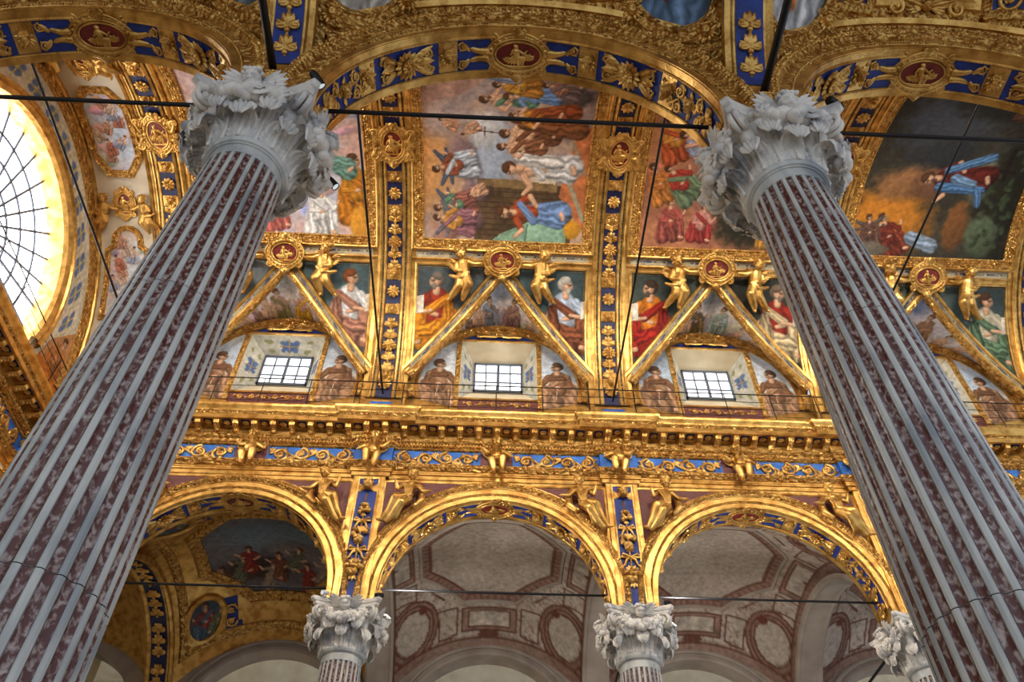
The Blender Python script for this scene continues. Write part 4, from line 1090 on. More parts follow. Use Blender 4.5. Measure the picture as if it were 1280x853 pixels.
for x, n in ((0.,'of the column with two spotlights'), (5.5,'of the column with a floodlight')): rod('aisle_tie_rod', (x, -1.8, 8.56), (x, YN-.33, 8.56), .045, 'thick black tie rod crossing the aisle above the capital '+n, 'tie rods across the aisle')
for x, n in ((0,'second'), (5.5,'third'), (11,'fourth')): rod('far_aisle_tie_rod', (x, YF+.32, 8.0), (x, 20.05, 8.0), .03, 'thin black rod across the dim aisle behind the %s column from the fan window' % n, 'tie rods across the far aisle')
# railing on the cornice
t = thing('iron_railing', 'thin black iron railing along the cornice under the clerestory windows', 'railing', (5, 13.3, 12.62))
po = MB(); tube(po, [(0,0,0),(0,0,.45),(0,0,.9)], .012, 6); po = po.mesh('post', IRON)
xs = [x for x in np.arange(-7.2, XE, B/5)]
for x in xs:
    mk('post', po, t, Matrix.Translation((x, 13.3, 12.62)))
for z, r in ((13.52,.014),(13.26,.007),(13.02,.007),(12.8,.007)):
    mb = MB(); tube(mb, [(XW+.5, 13.3, z), (5, 13.3, z), (XE, 13.3, z)], r, 6); obj('rail', mb, IRON, t)
t2 = thing('iron_railing', 'thin black iron railing on the end wall cornice before the fan window', 'railing', (XW+.5, 9, 12.62))
for y in np.arange(12.9, 5.5, -1.1): mk('post', po, t2, Matrix.Translation((XW+.45, y, 12.62)))
for z, r in ((13.52,.014),(13.26,.007),(13.02,.007)):
    mb = MB(); tube(mb, [(XW+.45, 5.5, z), (XW+.45, 9, z), (XW+.45, 13.24, z)], r, 6); obj('rail', mb, IRON, t2)
# spotlights
def spotlight(p, aim, label, r=.045, L=.15, mat=IRON, cat='spotlight', name='spotlight', power=0):
    p = Vector(p); a = Vector(aim).normalized(); t = thing(name, label, cat, p); u = a.cross(Vector((0,0,1))).normalized(); M = frame(p+a*.0+Vector((0,0,.09)), u, a.cross(u)*-1 if False else u.cross(a)*-1, a)
    b = MB(); lathe(b, [(0,-L*.5),(r*.7,-L*.5),(r*.85,-L*.4),(r,-L*.1),(r,L*.5),(r*.9,L*.5),(r*.88,L*.42),(0,L*.42)], 16); obj('lamp_body', b, mat, t, True, 40, M)
    if power:
        ld = bpy.data.lights.new('spot_beam', 'SPOT'); ld.energy = power; ld.spot_size = math.radians(140); ld.spot_blend = 1; ld.color = (1,.93,.84); ld.shadow_soft_size = .06
        lo_ = bpy.data.objects.new('spot_beam', ld); COL.objects.link(lo_); lo_.parent = t; lo_.matrix_basis = Matrix.Translation(p).inverted() @ frame(p+Vector((0,0,.09))+a*(L*.5+.03), u, u.cross(a)*1, -a)
    q = MB(); lathe(q, [(0,L*.44),(r*.86,L*.44)], 16); obj('lens', q, LENS, t, False, None, M)
    k_ = MB(); tube(k_, [(0,0,-.0),(0,0,.05),(0,0,.09)], .012, 6); box(k_, -.03, .03, -.03, .03, 0, .012); obj('bracket', k_, mat, t, True, 40, Matrix.Translation(p))
spotlight((.60, YN-.60, H), (.6,.5,-.7), 'black spotlight on the aisle corner of the column capital with two lamps', .05, .2)
spotlight((.62, YN+.62, H), (.7,.3,-.7), 'black spotlight on the nave corner of the column capital with two lamps', .05, .18)
spotlight((B+.60, YN-.58, H), (.7,.5,.1), 'black floodlight lying on the corner of the massive column capital', .06, .2)
spotlight((-.42, YF-.58, H), (-.6,-.6,-.3), 'small white security camera on a clerestory arcade capital', .045, .16, WHITE_PL, 'camera', 'security_camera')
spotlight((.58, YF-.50, H+.02), (.62,.62,.3), 'black spotlight on the capital shared with the white security camera', .05, .16, power=260)
spotlight((B+.58, YF-.50, H+.02), (.62,.62,.3), 'black spotlight on the capital between the grey aisle vaults', .05, .16, power=260)

# ================================================================== FRESCOES (painted as colour on fine meshes)
_T = RNG.random((256,256))
def vnoise(x, y, s=0):
    x = x+s*17.3; y = y+s*9.7; xi = np.floor(x).astype(int); yi = np.floor(y).astype(int); fx = x-xi; fy = y-yi
    fx = fx*fx*(3-2*fx); fy = fy*fy*(3-2*fy); g = lambda i, j: _T[i % 256, j % 256]
    return (g(xi,yi)*(1-fx)+g(xi+1,yi)*fx)*(1-fy)+(g(xi,yi+1)*(1-fx)+g(xi+1,yi+1)*fx)*fy
def fbm(x, y, s=0, o=4):
    r = 0; a = .5
    for k_ in range(o): r = r+a*vnoise(x*2**k_, y*2**k_, s+k_*3); a *= .5
    return r/.94
def ss(a, b, x): t = np.clip((x-a)/(b-a+1e-9), 0, 1); return t*t*(3-2*t)
SKIN = (222,176,142); BROWN = (96,62,40)
class Pic:
    def __init__(s, U, V, c0, c1=None, sc=1.2, seed=0):
        s.U, s.V, s.seed = U, V, seed; n = fbm(U*sc, V*sc, seed)[:,None]; c0 = np.array(c0, float); c1 = np.array(c1 if c1 is not None else c0, float)
        s.c = c0+(c1-c0)*ss(.3,.7,n)
        s.wob = fbm(U*5, V*5, seed+5)-.5; s.n2 = fbm(U*13, V*13, seed+8)-.5
    def mix(s, m, col): s.c = s.c*(1-m[:,None])+np.array(col, float)*m[:,None] if np.ndim(col) == 1 else s.c*(1-m[:,None])+col*m[:,None]
    def blob(s, x, y, rx, ry, col, ang=0., soft=.35, vol=.25, wob=.5):
        c, q = math.cos(ang), math.sin(ang); a = ((s.U-x)*c+(s.V-y)*q)/rx; b = (-(s.U-x)*q+(s.V-y)*c)/ry; d = np.sqrt(a*a+b*b)+s.wob*wob
        k = 1+vol*(-.5*a+.7*b)-vol*.4*d*d; s.mix(1-ss(1-soft, 1, d), np.array(col, float)*np.clip(k, .3, 1.5)[:,None])
    def cap(s, p0, p1, r0, r1, col, fold=0., soft=.25, vol=.35):
        p0 = np.array(p0); p1 = np.array(p1); d = p1-p0; L2 = d@d+1e-9; ax = s.U-p0[0]; ay = s.V-p0[1]
        t = np.clip((ax*d[0]+ay*d[1])/L2, 0, 1); px = ax-t*d[0]; py = ay-t*d[1]; r = r0+(r1-r0)*t; dist = np.sqrt(px*px+py*py)/r
        side = (px*d[1]-py*d[0])/math.sqrt(L2)/r
        k = 1-vol*dist*dist+vol*.45*(py/r-px/r*.6)
        if fold: k = k+fold*np.sin(side*8+t*3+s.wob*9)
        s.mix(1-ss(1-soft, 1, dist), np.array(col, float)*np.clip(k, .25, 1.5)[:,None])
    def poly(s, P, col, soft=0.):
        m = inside(P, s.U, s.V).astype(float); k = (1+.25*s.wob*2)[:,None]; s.mix(m, np.array(col, float)*k)
    def line(s, P, w, col, closed=False):
        P = [np.array(p, float) for p in P]; D = np.full(s.U.shape, 9.)
        for i in range(len(P) if closed else len(P)-1):
            a, b = P[i], P[(i+1) % len(P)]; d = b-a; t = np.clip(((s.U-a[0])*d[0]+(s.V-a[1])*d[1])/(d@d+1e-9), 0, 1)
            D = np.minimum(D, np.hypot(s.U-a[0]-t*d[0], s.V-a[1]-t*d[1]))
        s.mix(1-ss(w*.35, w*.65, D), col)
    def fig(s, x, y, h, ang=0., robe=(150,60,40), mantle=None, skin=SKIN, hair=BROWN, kind='seat', face=1, beard=False, wings=None, bare=False, halo=None):
        """a figure of height h with its feet at x, y and its head towards angle ang (0 = up)"""
        c, q = math.cos(ang), math.sin(ang); f = face
        L = lambda a, b: (x+h*(a*f*c-b*q), y+h*(a*f*q+b*c)); mantle = mantle or robe
        C = lambda p, r_, e, r2, col, fo=0.: s.cap(L(*p), L(*r_), h*e*1.15, h*r2*1.15, col, fo)
        top = skin if bare else robe
        if wings:
            for w_ in (-1, 1): C((.05*w_,.62), (.4*w_,.85), .09, .04, wings, .15); C((.08*w_,.6), (.42*w_,.6), .08, .03, wings, .15)
        if kind == 'seat':
            C((-.16,.42), (-.2,.08), .14, .16, mantle, .16); C((-.05,.36), (.18,.36), .14, .12, mantle, .16)
            C((.2,.36), (.2,.07), .11, .12, mantle, .18); C((.02,.3), (.04,.06), .12, .13, tuple(min(255, v*.85) for v in mantle), .18)
            C((.2,.06), (.27,.04), .035, .03, skin); C((-.01,.4), (-.02,.66), .13, .14, top, .1)
            C((-.15,.66), (-.2,.46), .065, .05, top, .1); C((-.2,.46), (-.02,.44), .05, .035, top, .1); C((-.02,.44), (.06,.46), .03, .03, skin)
            C((.13,.66), (.24,.5), .065, .05, top, .1); C((.24,.5), (.3,.6), .045, .03, top); C((.3,.6), (.33,.66), .03, .026, skin)
            C((-.16,.68), (.08,.5), .05, .06, mantle, .12)
        else:
            C((0,.48), (-.02,.08), .13, .17, mantle, .2); C((.03,.44), (.12,.1), .1, .11, mantle, .2); C((0,.5), (0,.7), .11, .12, top, .1)
            C((-.12,.7), (-.24,.52), .055, .045, top, .1); C((-.24,.52), (-.1,.42), .04, .03, skin); C((.12,.7), (.26,.62), .055, .04, top, .1); C((.26,.62), (.36,.72), .038, .026, skin)
            C((-.12,.66), (.12,.46), .05, .06, mantle, .12); C((.0,.06), (.08,.03), .035, .03, skin)
        C((0,.74), (.0,.8), .045, .045, skin)
        if halo: C((.02,.88), (.02,.885), .13, .13, halo)
        C((-.015,.915), (-.02,.905), .088, .09, hair); C((.02,.88), (.026,.87), .07, .066, skin); C((.045,.845), (.05,.84), .03, .028, tuple(v*.8 for v in skin))
        C((.03,.893), (.065,.893), .014, .014, tuple(v*.5 for v in skin)); C((-.02,.95), (.01,.955), .055, .05, hair)
        if beard: C((.03,.815), (.03,.795), .034, .026, tuple(v*.8+30 for v in hair))
    def finish(s, me, sat=1.):
        col = np.clip(s.c*(1+.22*s.n2[:,None]), 4, 252)/255; lin = np.where(col <= .04045, col/12.92, ((col+.055)/1.055)**2.4)
        at = me.color_attributes.new('paint', 'FLOAT_COLOR', 'POINT'); at.data.foreach_set('color', np.column_stack([lin, np.ones(len(lin))]).astype(np.float32).ravel())
def fresco(name, S, poly, step, h, painter, label=None, cat='fresco', group=None, parent=None, c0=(150,150,150), c1=None, sc=1.2, seed=0, coords=None):
    mb = MB(); U, V = patch(mb, S, poly, h, step); o = obj(name, mb, PAINT, parent, True, None)
    if coords: U, V = coords(U, V)
    P = Pic(U, V, c0, c1, sc, seed); painter(P); P.finish(o.data)
    if label: tag(o, label, cat, group)
    return o
def clouds(P, n, col, seed, box_, r=(.15,.4)):
    R = random.Random(seed)
    for _ in range(n): P.blob(R.uniform(box_[0], box_[1]), R.uniform(box_[2], box_[3]), R.uniform(*r), R.uniform(*r)*.6, tuple(v*R.uniform(.85,1.1) for v in col), R.uniform(-.5,.5), .6, .35)
Q = PI/2
SB = 59.2*D2R; ST = (180-59.2)*D2R
def big_center(P):
    P.V = P.V-SB; P.U = P.U-2.75
    P.blob(-1.9,1.8,1.0,1.6,(214,160,104),0,.6); P.blob(-1.4,3.2,1.0,.7,(196,176,172),.4,.6); P.blob(-.35,2.2,.75,1.3,(164,176,196),0,.5); P.blob(-.55,2.9,.5,.7,(206,206,210),0,.6)
    P.poly([(-2.1,4.2),(-2.1,3.5),(-.9,3.9),(-.4,4.6),(-2.1,5)], (192,156,144)); P.line([(-1.4,3.4),(-.2,4.4)], .3, (176,160,160))
    P.poly([(-.75,0),(1.7,0),(1.75,1.45),(-.7,1.55)], (84,66,46)); P.poly([(-.7,1.4),(1.3,1.3),(1.3,1.55),(-.7,1.6)], (128,104,70))
    for k_ in range(9): P.line([(-.6,.15+.14*k_),(1.5,.12+.14*k_)], .03, (66,50,36))
    P.poly([(1.35,1.2),(2.1,.2),(2.1,3.1),(1.7,3.0),(1.5,2.0)], (190,116,72)); P.line([(1.45,1.9),(2.0,.6)], .1, (150,150,130)); P.line([(1.6,2.6),(1.95,1.8)], .08, (150,140,120))
    P.poly([(-.4,-.1),(1.6,-.1),(1.6,.42),(.6,.5),(-.1,.18)], (132,168,146)); P.line([(.55,.0),(.6,.45)], .04, (88,120,104)); P.blob(1.75,.35,.25,.3,(196,140,40))
    P.fig(1.55,.75,1.75,Q,(168,78,44),(112,142,190),kind='stand',face=-1,beard=True)
    for (x, y, rx, ry, c_) in ((-.9,.5,.6,.35,(128,98,104)),(-1.4,.2,.5,.4,(150,110,100)),(-.75,1.2,.4,.35,(120,96,104)),(-1.1,2.2,.45,.6,(136,112,116)),(-.9,1.9,.35,.5,(110,92,104)),(1.5,3.9,.6,.4,(96,84,84)),(1.3,4.4,.7,.5,(120,104,100)),(1.4,3.0,.5,.45,(150,140,146))): P.blob(x, y, rx, ry, c_, .3, .5, .4)
    P.fig(-.75,.95,1.05,Q+.15,(98,140,112),(150,96,84),wings=(90,96,112)); P.fig(-.75,.42,1.05,Q-.15,(196,142,64),(150,104,116),wings=(104,106,118)); P.fig(-.75,2.0,1.1,Q+.2,(150,84,58),(190,200,214),wings=(84,96,116)); P.fig(-.5,1.35,.5,Q+.5,(206,160,130),bare=True); P.fig(-1.2,2.9,.5,Q-.5,(214,160,130),bare=True); P.fig(-.7,3.0,.5,Q+.6,(218,170,140),bare=True)
    P.poly([(.5,1.55),(1.25,1.5),(1.3,2.0),(.5,2.05)], (206,190,170)); P.line([(.6,1.75),(1.2,1.72)], .05, (150,110,90))
    P.fig(1.75,1.95,1.85,Q+.05,(216,214,212),(206,206,208),kind='stand',bare=True,face=-1); P.cap((.35,2.15),(1.25,2.05),.2,.22,(210,208,206),.2)
    P.fig(1.2,2.75,1.4,Q-.05,(150,96,60),(120,74,48),kind='stand',bare=True,beard=True); P.fig(.9,2.45,1.15,Q,(140,92,62),bare=True,kind='stand',beard=True); P.line([(-.75,2.85),(-.2,2.8)], .03, (70,50,40)); P.line([(-.55,2.72),(-.55,2.95)], .03, (70,50,40))
    P.cap((.4,3.1),(1.7,2.95),.22,.3,(126,78,46),.2); P.cap((.2,3.25),(1.5,3.45),.2,.28,(140,70,36),.2); P.fig(1.3,3.3,1.3,Q,(206,140,50),(150,78,40),kind='stand')
    P.fig(.6,3.75,1.3,Q,(196,150,120),(98,140,112),kind='stand',bare=True,beard=True); P.fig(1.2,3.95,1.35,Q+.1,(120,150,196),(112,146,200),kind='stand',face=-1); P.fig(.7,4.2,1.1,Q,(210,158,60),(190,130,50)); P.fig(1.6,4.0,.9,Q-.3,(170,120,100),(130,110,110)); P.fig(.2,4.6,1.1,Q,(120,150,190),(150,160,190))
def big_left(P):
    P.V = P.V-SB; P.U = P.U+2.75; clouds(P, 26, (206,176,172), 4, (-2,2,0,4.8)); clouds(P, 10, (176,190,210), 5, (-2,2,0,4.8))
    P.fig(1.9,.4,1.7,0.1,(196,132,40),(190,120,36),kind='seat'); P.fig(.9,.0,1.3,0,(228,228,226),(220,220,222)); P.fig(-.2,.1,1.1,.2,(214,130,110),(196,110,100)); P.fig(1.7,1.6,1.4,Q*.7,(150,50,40),(110,150,140),kind='stand')
    P.fig(.4,1.2,1.2,Q,(200,140,130),(180,90,80)); P.fig(1.2,2.5,1.3,Q,(206,140,120),(170,70,60),kind='stand'); P.fig(.2,3.2,1.2,Q,(220,180,150),(150,160,190)); P.fig(1.8,3.4,1.2,.6,(210,150,70),(160,90,60)); P.fig(-1.0,2.0,1.2,.4,(190,120,110),(150,150,180)); P.fig(-1.2,.5,1.0,0,(190,110,90),(140,130,150))
    P.blob(1.85,.25,.28,.6,(206,146,52),0,.4)
def big_right(P):
    P.V = P.V-SB; P.U = P.U-8.25; clouds(P, 20, (198,140,92), 6, (-2,2,0,4.8)); P.blob(-1.2,3.8,1,1,(214,160,90),0,.6); P.blob(.8,.7,1.2,.8,(46,44,34),0,.5); P.blob(-.3,1.5,.8,.6,(150,110,100),0,.5)
    P.fig(-1.2,.2,1.1,.1,(180,90,80),(150,80,70)); P.fig(-.5,.2,1.0,-.1,(200,140,130),(160,60,56)); P.fig(-1.4,1.2,1.1,Q*.3,(196,120,60),(200,130,60)); P.fig(-.7,1.3,1.2,Q*.5,(170,60,50),(110,130,100)); P.fig(-1.2,2.3,1.3,.4,(214,150,60),(190,90,50)); P.fig(-.3,2.3,1.3,Q*.6,(150,160,190),(200,150,130)); P.fig(-1.0,3.4,1.2,.3,(206,130,90),(160,160,180)); P.fig(.4,1.4,1.3,.3,(200,160,120),(160,70,60)); P.fig(1.0,2.6,1.3,.5,(190,110,70),(120,120,140))
    for k_ in range(16): P.fig(-1.9+.25*(k_ % 8), 3.6+.4*(k_//8), .6, .2, ((190,120,90),(170,80,60),(150,150,160),(206,160,80))[k_ % 4])
    P.fig(1.3,.1,.9,0,(110,140,180),(190,140,60))
def big_dark(P):
    P.V = P.V-SB; P.U = P.U-13.75
    P.blob(-.6,3.6,1.6,1.4,(74,78,86),0,.6); P.blob(-.4,2.7,1.0,.6,(52,54,58),.4,.5); P.blob(.3,4.3,1.4,.7,(44,42,36),0,.5); P.blob(-1.2,.9,1.5,1.3,(198,128,44),0,.6); P.blob(-1.0,1.9,1.0,.6,(156,112,74),.2,.6); P.blob(-.3,1.9,.7,.5,(120,84,62),0,.5); P.blob(1.5,1.5,.8,2.4,(40,38,28),0,.5); P.blob(.9,2.1,.4,.8,(110,112,92),0,.5); P.blob(.6,.8,.4,.8,(120,80,44),0,.4); P.blob(1.3,.6,.5,.7,(84,96,74),0,.4)
    for k_ in range(26): P.blob(1.1+.9*random.random(), .2+3.2*random.random(), .14, .08, (60,70,48), random.random()*3)
    P.line([(1.35,2.9),(1.4,2.1)], .12, (36,26,20)); P.line([(1.2,2.35),(1.6,2.3)], .08, (36,26,20))
    P.fig(1.1,2.15,1.75,Q+.05,(110,44,30),(96,34,26),kind='stand',face=-1,beard=True); P.cap((-.1,1.85),(.95,1.8),.16,.13,(82,122,168),.2); P.cap((.9,1.75),(1.0,1.4),.12,.08,(84,122,168),.2); P.cap((-.05,2.3),(.9,2.7),.12,.14,(92,132,178),.2); P.cap((.2,2.1),(.7,1.95),.14,.12,(120,156,192),.2)
    P.fig(-.8,.05,1.2,.5,(120,50,40),(130,60,44),kind='seat'); P.cap((-.5,.5),(.05,.3),.2,.22,(140,158,180),.2); P.fig(-1.5,.2,.9,.2,(110,80,70),wings=(96,92,90)); P.blob(-1.5,.15,.5,.25,(110,104,92)); P.cap((1.5,4.2),(.9,3.9),.14,.2,(96,64,44),.15); P.cap((.5,4.3),(1.4,4.6),.2,.2,(84,104,84),.2)
def rect(c, a, d0, d1): return [(c-a, d0*D2R), (c+a, d0*D2R), (c+a, d1*D2R), (c-a, d1*D2R)]
BIG = [(-2.75, big_left, 'ceiling fresco of crowded saints in pink and gold, its field nearest the fan window', (206,170,160), (190,190,206)),
       (2.75, big_center, 'ceiling fresco of a risen figure in white above one in blue and red', (190,160,140), (150,130,130)),
       (8.25, big_right, 'ceiling fresco of a dense warm orange crowd with a dark corner', (190,130,90), (150,100,80)),
       (13.75, big_dark, 'dark ceiling fresco of a figure in blue and maroon by a golden glow', (70,66,56), (56,52,44))]
for c, fn, lab, c0, c1 in BIG:
    o = fresco('ceiling_fresco', S_vault, rect(c, 2.06, 59.0, 121), .024, .012, fn, lab, 'fresco', None, None, c0, c1, 1.3, int(c))
    mb = MB(); ribbon(mb, S_vault, rect(c, 2.02, 59.4, 120.6)[::-1], FRM, True, .2); obj('frame', mb, ORN, o, True, 30)
    b = MB(); beads(b, S_vault, rect(c, 2.02, 59.4, 120.6)[::-1], .03, .075, .07, .02, True); stuff(obj('bead_row', b, GOLD, o))
    cv = MB(); carve(cv, S_vault, rect(c, 2.02, 59.4, 120.6)[::-1], .07, .18, .07, .05, .03, True, 7); stuff(obj('carved_leaves', cv, GOLD, o))
    mb = MB(); ribbon(mb, S_vault, rect(c, 2.02, 59.4, 120.6)[::-1], [(.25,.0),(.25,.085),(.28,.1),(.31,.08),(.31,0)], True, .2); obj('frame', mb, GOLD, o, True, 30)

# painted arabesque bands
def arabesque(P):
    for k_ in range(-6, 7):
        x = k_*.36; cc = (78,84,104) if k_ % 2 else (150,140,110)
        P.blob(x, 0, .12, .035, cc, 0, .3, 0, 1.3)
        for sx in (-1,1): P.blob(x+sx*.12, 0, .05, .02, (64,66,84), 0, .3, 0, 1.2)
for c in (-2.75, 2.75, 8.25, 13.75):
    for m in (0,1):
        a, b_ = (53.0, 55.6) if not m else (124.4, 127)
        mid = (a+b_)/2*D2R
        fresco('arabesque_band', S_vault, rect(c, 2.2, a, b_), .022, .008, arabesque, parent=ceiling, c0=(190,178,150), c1=(164,154,134), coords=(lambda U, V, c=c, mid=mid: (U-c, V-mid)))
    for s in (-1,1):
        xs = np.linspace(.1, 2.2, 30); k_ = math.sqrt(1+1.257**2)
        lo = [(c+s*q, (47.5-16*q)*D2R+.11*k_) for q in xs]; hi = [(c+s*q, (47.5-16*q)*D2R+.20*k_) for q in xs]
        fresco('arabesque_band', S_vault, lo+hi[::-1], .022, .03, arabesque, parent=ceiling, c0=(190,178,150), c1=(164,154,134),
               coords=(lambda U, V, c=c, s=s, k_=k_: (((U-c)*s-1.15)*k_, (V-((47.5-16*(U-c)*s)*D2R+.155*k_))/k_)))
# spandrel fields with seated saints
def saint(robe, mantle, hair, beard, bg2, book=True, face=1):
    def fn(P):
        P.blob(.25,.3,.8,.7,bg2,.4,.6); P.blob(-.35,1.35,.5,.5,tuple(v*1.25 for v in bg2),0,.6)
        P.cap((.3*face,-1.6),(.26*face,-.4),.22,.4,tuple(v*.75 for v in mantle),.22); P.cap((.16*face,-1.2),(.05*face,-.4),.2,.3,tuple(min(255,70+v*.75) for v in robe),.22)
        P.fig(.02*face,-.92,1.98,0,robe,mantle,hair=hair,beard=beard,face=-face); P.cap((-.25*face,-.5),(.3*face,-.35),.22,.28,mantle,.25); P.cap((.32*face,-.3),(.36*face,.2),.2,.14,tuple(v*.85 for v in mantle),.2)
        P.cap((-.35*face,.02),(-.1*face,.06),.06,.05,SKIN)
        if book: P.poly([(-.05-.42*face,.42),(.12-.42*face,.46),(.14-.42*face,.02),(-.06-.42*face,-.04)], (220,214,200))
    return fn
SAINT = {(-2.75,-1):((110,90,120),(150,120,90),(90,70,50),False,(96,104,108)), (-2.75,1):((226,228,232),(170,120,100),(140,80,44),False,(70,88,92)),
         (2.75,-1):((150,52,34),(214,138,34),(120,110,100),True,(70,80,84)), (2.75,1):((184,200,222),(128,74,48),(196,190,180),True,(56,72,76)),
         (8.25,-1):((206,120,30),(150,36,26),(70,52,40),True,(58,66,62)), (8.25,1):((150,44,30),(198,178,140),(120,100,84),True,(46,48,44)),
         (13.75,-1):((120,110,90),(150,120,80),(90,70,50),True,(60,66,60)), (13.75,1):((206,196,170),(96,124,96),(90,60,40),False,(60,74,76))}
DESC = {(-2.75,-1):'a robed saint, beside the rib nearest the fan window', (-2.75,1):'a long-haired saint in white sleeves and red brown cloak', (2.75,-1):'a bald bearded saint in orange mantle over red', (2.75,1):'a white-bearded saint in pale blue shirt and brown skirt',
        (8.25,-1):'a bearded saint in gold and crimson robes', (8.25,1):'a bearded saint in dark red with cream drapery', (13.75,-1):'a saint in olive drapery', (13.75,1):'a saint in cream and green holding a dark staff'}
for (c, s), (rb, mt, hr, bd, bg2) in SAINT.items():
    poly = [(c+s*2.2, 50.9*D2R), (c+s*.30, 50.9*D2R), (c+s*.30, 48.8*D2R), (c+s*2.2, 18.4*D2R)]
    if s < 0: pass
    cx = c+s*1.68; cy = 38*D2R
    o = fresco('saint_fresco', S_vault, poly, .02, .012, saint(rb, mt, hr, bd, bg2, True, -s), 'triangular vault fresco of '+DESC[(c,s)], 'fresco', None, None, tuple(v*.9 for v in bg2), tuple(v*1.2 for v in bg2), 1.4, int(c+s*3), (lambda U, V, cx=cx, cy=cy, s=s: ((U-cx)*1.0+0*s, V-cy+.25)))
    fp = [(c+s*2.17, 50.6*D2R), (c+s*2.17, 18.9*D2R)]
    mb = MB(); pr = [(-.05,.0),(-.05,.04),(-.02,.06),(.02,.05),(.02,.0)]
    ribbon(mb, S_vault, [(c+s*2.17, 17*D2R), (c+s*2.17, 50.7*D2R), (c+s*.3, 50.7*D2R)], pr if s > 0 else [(-d, h) for d, h in pr][::-1], False, .25); obj('frame', mb, GOLD, o, True, 35)
    b = MB(); beads(b, S_vault, [(c+s*2.12, 20*D2R), (c+s*2.12, 50.0*D2R), (c+s*.4, 50.0*D2R)], 0, .03, .06, .014); stuff(obj('bead_row', b, GOLD, o))
# webs above the windows
def web_scene(seed, c1, c2, sky):
    def fn(P):
        R = random.Random(seed); clouds(P, 14, (226,216,216), seed, (-2,2,-.4,.5), (.2,.5)); P.blob(0,1.35,.5,.5,sky,0,.6); P.blob(-1.4,.15,.5,.25,(222,210,196),.5,.6); P.blob(1.4,.15,.6,.3,(206,206,226),-.5,.6)
        P.blob(0,.45,.75,.42,(150,138,156),0,.5); P.fig(-.26,.30,.80,.05,c1[0],c1[1]); P.fig(.28,.32,.74,-.1,c2[0],c2[1],face=-1); P.fig(-.72,.1,.52,.2,(150,110,90),(120,90,80)); P.fig(.74,.08,.46,-.3,(226,180,150),bare=True,wings=(200,190,190)); P.fig(-1.05,.05,.5,.4,(222,176,146),bare=True); P.fig(1.12,-.02,.4,-.5,(226,184,160),bare=True); P.fig(-.55,.35,.5,0,(214,170,140),bare=True)
    return fn
WEB = {-2.75:(3,((190,150,130),(122,120,70)),((214,150,130),(214,160,40)),(170,180,190),'two music angels in green and yellow with cherubs'), 2.75:(5,((130,120,120),(130,146,180)),((176,130,110),(150,110,110)),(150,170,206),'shadowed angels with a lute on grey blue clouds'),
       8.25:(7,((90,74,60),(120,94,50)),((170,200,200),(150,180,180)),(120,128,140),'an old hermit and an angel in pale green reading'), 13.75:(9,((110,130,110),(90,80,70)),((170,120,90),(150,110,80)),(120,140,190),'a cellist angel and companions against blue sky')}
for c, (sd, c1, c2, sky, ds) in WEB.items():
    S = S_web(c); mb = MB(); ts = np.linspace(-.86, .86, 250); qs = np.linspace(.03, 1.0, 90); T, Qq = np.meshgrid(ts, qs)
    W = S(T.ravel(), Qq.ravel(), np.full(T.size, .012)); strip(mb, list(W.reshape(90,250,3))); o = obj('angel_fresco', mb, PAINT, None, True, None)
    P = Pic(W[:,0]-c, (W[:,2]-16.0)*.66-(W[:,1]-13.75)*.76+.0, (240,232,228), (206,206,226), 1.5, sd)
    P.V = P.V+.15
    web_scene(sd, c1, c2, sky)(P); P.c = 255*(P.c/255)**.72; P.finish(o.data); tag(o, 'curved lunette fresco showing '+ds, 'fresco')
# friars beside the windows
def friar(seed, face):
    def fn(P):
        P.blob(0,.0,.9,.35,(206,196,184),0,.5); P.cap((-.1*face,-.6),(-.05*face,.0),.36,.24,(158,122,94),.25); P.fig(-.0,-.68,1.62,0,(132,94,68),(166,128,98),hair=(112,84,64),face=face); P.cap((-.15,.36),(.15,.36),.1,.1,(118,82,58),.12); P.line([(.0,.1),(-.05,-.4)], .015, (196,180,160))
    return fn
for i, c in enumerate((-2.75, 2.75, 8.25, 13.75)):
    for s in (-1,1):
        t = [np.array((c+s*(LR-.2)*math.cos(u), LZ+(LR-.2)*math.sin(u))) for u in np.linspace(-.25, 1.03, 16)]
        poly = [(c+s*1.06, 13.2)]+[(float(p[0]), max(13.2, float(p[1]))) for p in t]+[(c+s*1.06, 15.62)]
        o = fresco('friar_fresco', S_lun, poly, .018, .01, friar(i*2+(s > 0), -s), 'painted friar on the %s side of the %s clerestory window from the fan window' % ('nearer' if s < 0 else 'farther', ORD[c]), 'fresco', 'friars beside the windows', None, (186,202,220), (214,220,226), 1.2, i*2+s, (lambda U, V, c=c, s=s: (U-c-s*1.48, V-13.95)))
# blue arabesques on the window splays
def splay_paint(P):
    P.blob(0,0,.26,.16,(86,112,160),0,.2,0,.9); P.line([(-.3,0),(.3,0)], .03, (176,150,84)); P.line([(0,-.2),(0,.2)], .03, (176,150,84))
    for sx in (-1,1):
        for sy in (-1,1): P.blob(sx*.2, sy*.1, .1, .07, (92,116,160), 0, .2, 0, .9); P.blob(sx*.6, sy*.12, .12, .06, (150,150,110), 0, .2, 0, .9)
for c, side, wl, win in LUN:
    if side < 0: continue
    for kd in (('top','l','r') if c < 0 else ('l','r')):
        def S(u, v, h, c=c, kd=kd):
            q = (v+.3)/.6
            if kd == 'top': x = c+u*(1-(1-GX/WX)*q); return np.stack([x, 13.75+.55*q, WZ1-.28*q-.006], -1)
            s = -1 if kd == 'l' else 1
            zb = WZ0+(GZ0-WZ0)*q; zt = WZ1+(GZ1-WZ1)*q; z = zb+(zt-zb)*(u+.97)/1.94
            return np.stack([c+s*(WX-(WX-GX)*q-.006), 13.75+.55*q, z], -1)
        fresco('painted_splay', S, [(-.96,-.28),(.96,-.28),(.96,.29),(-.96,.29)], .03, 0, splay_paint, parent=win, c0=(206,204,190), c1=(190,190,180))

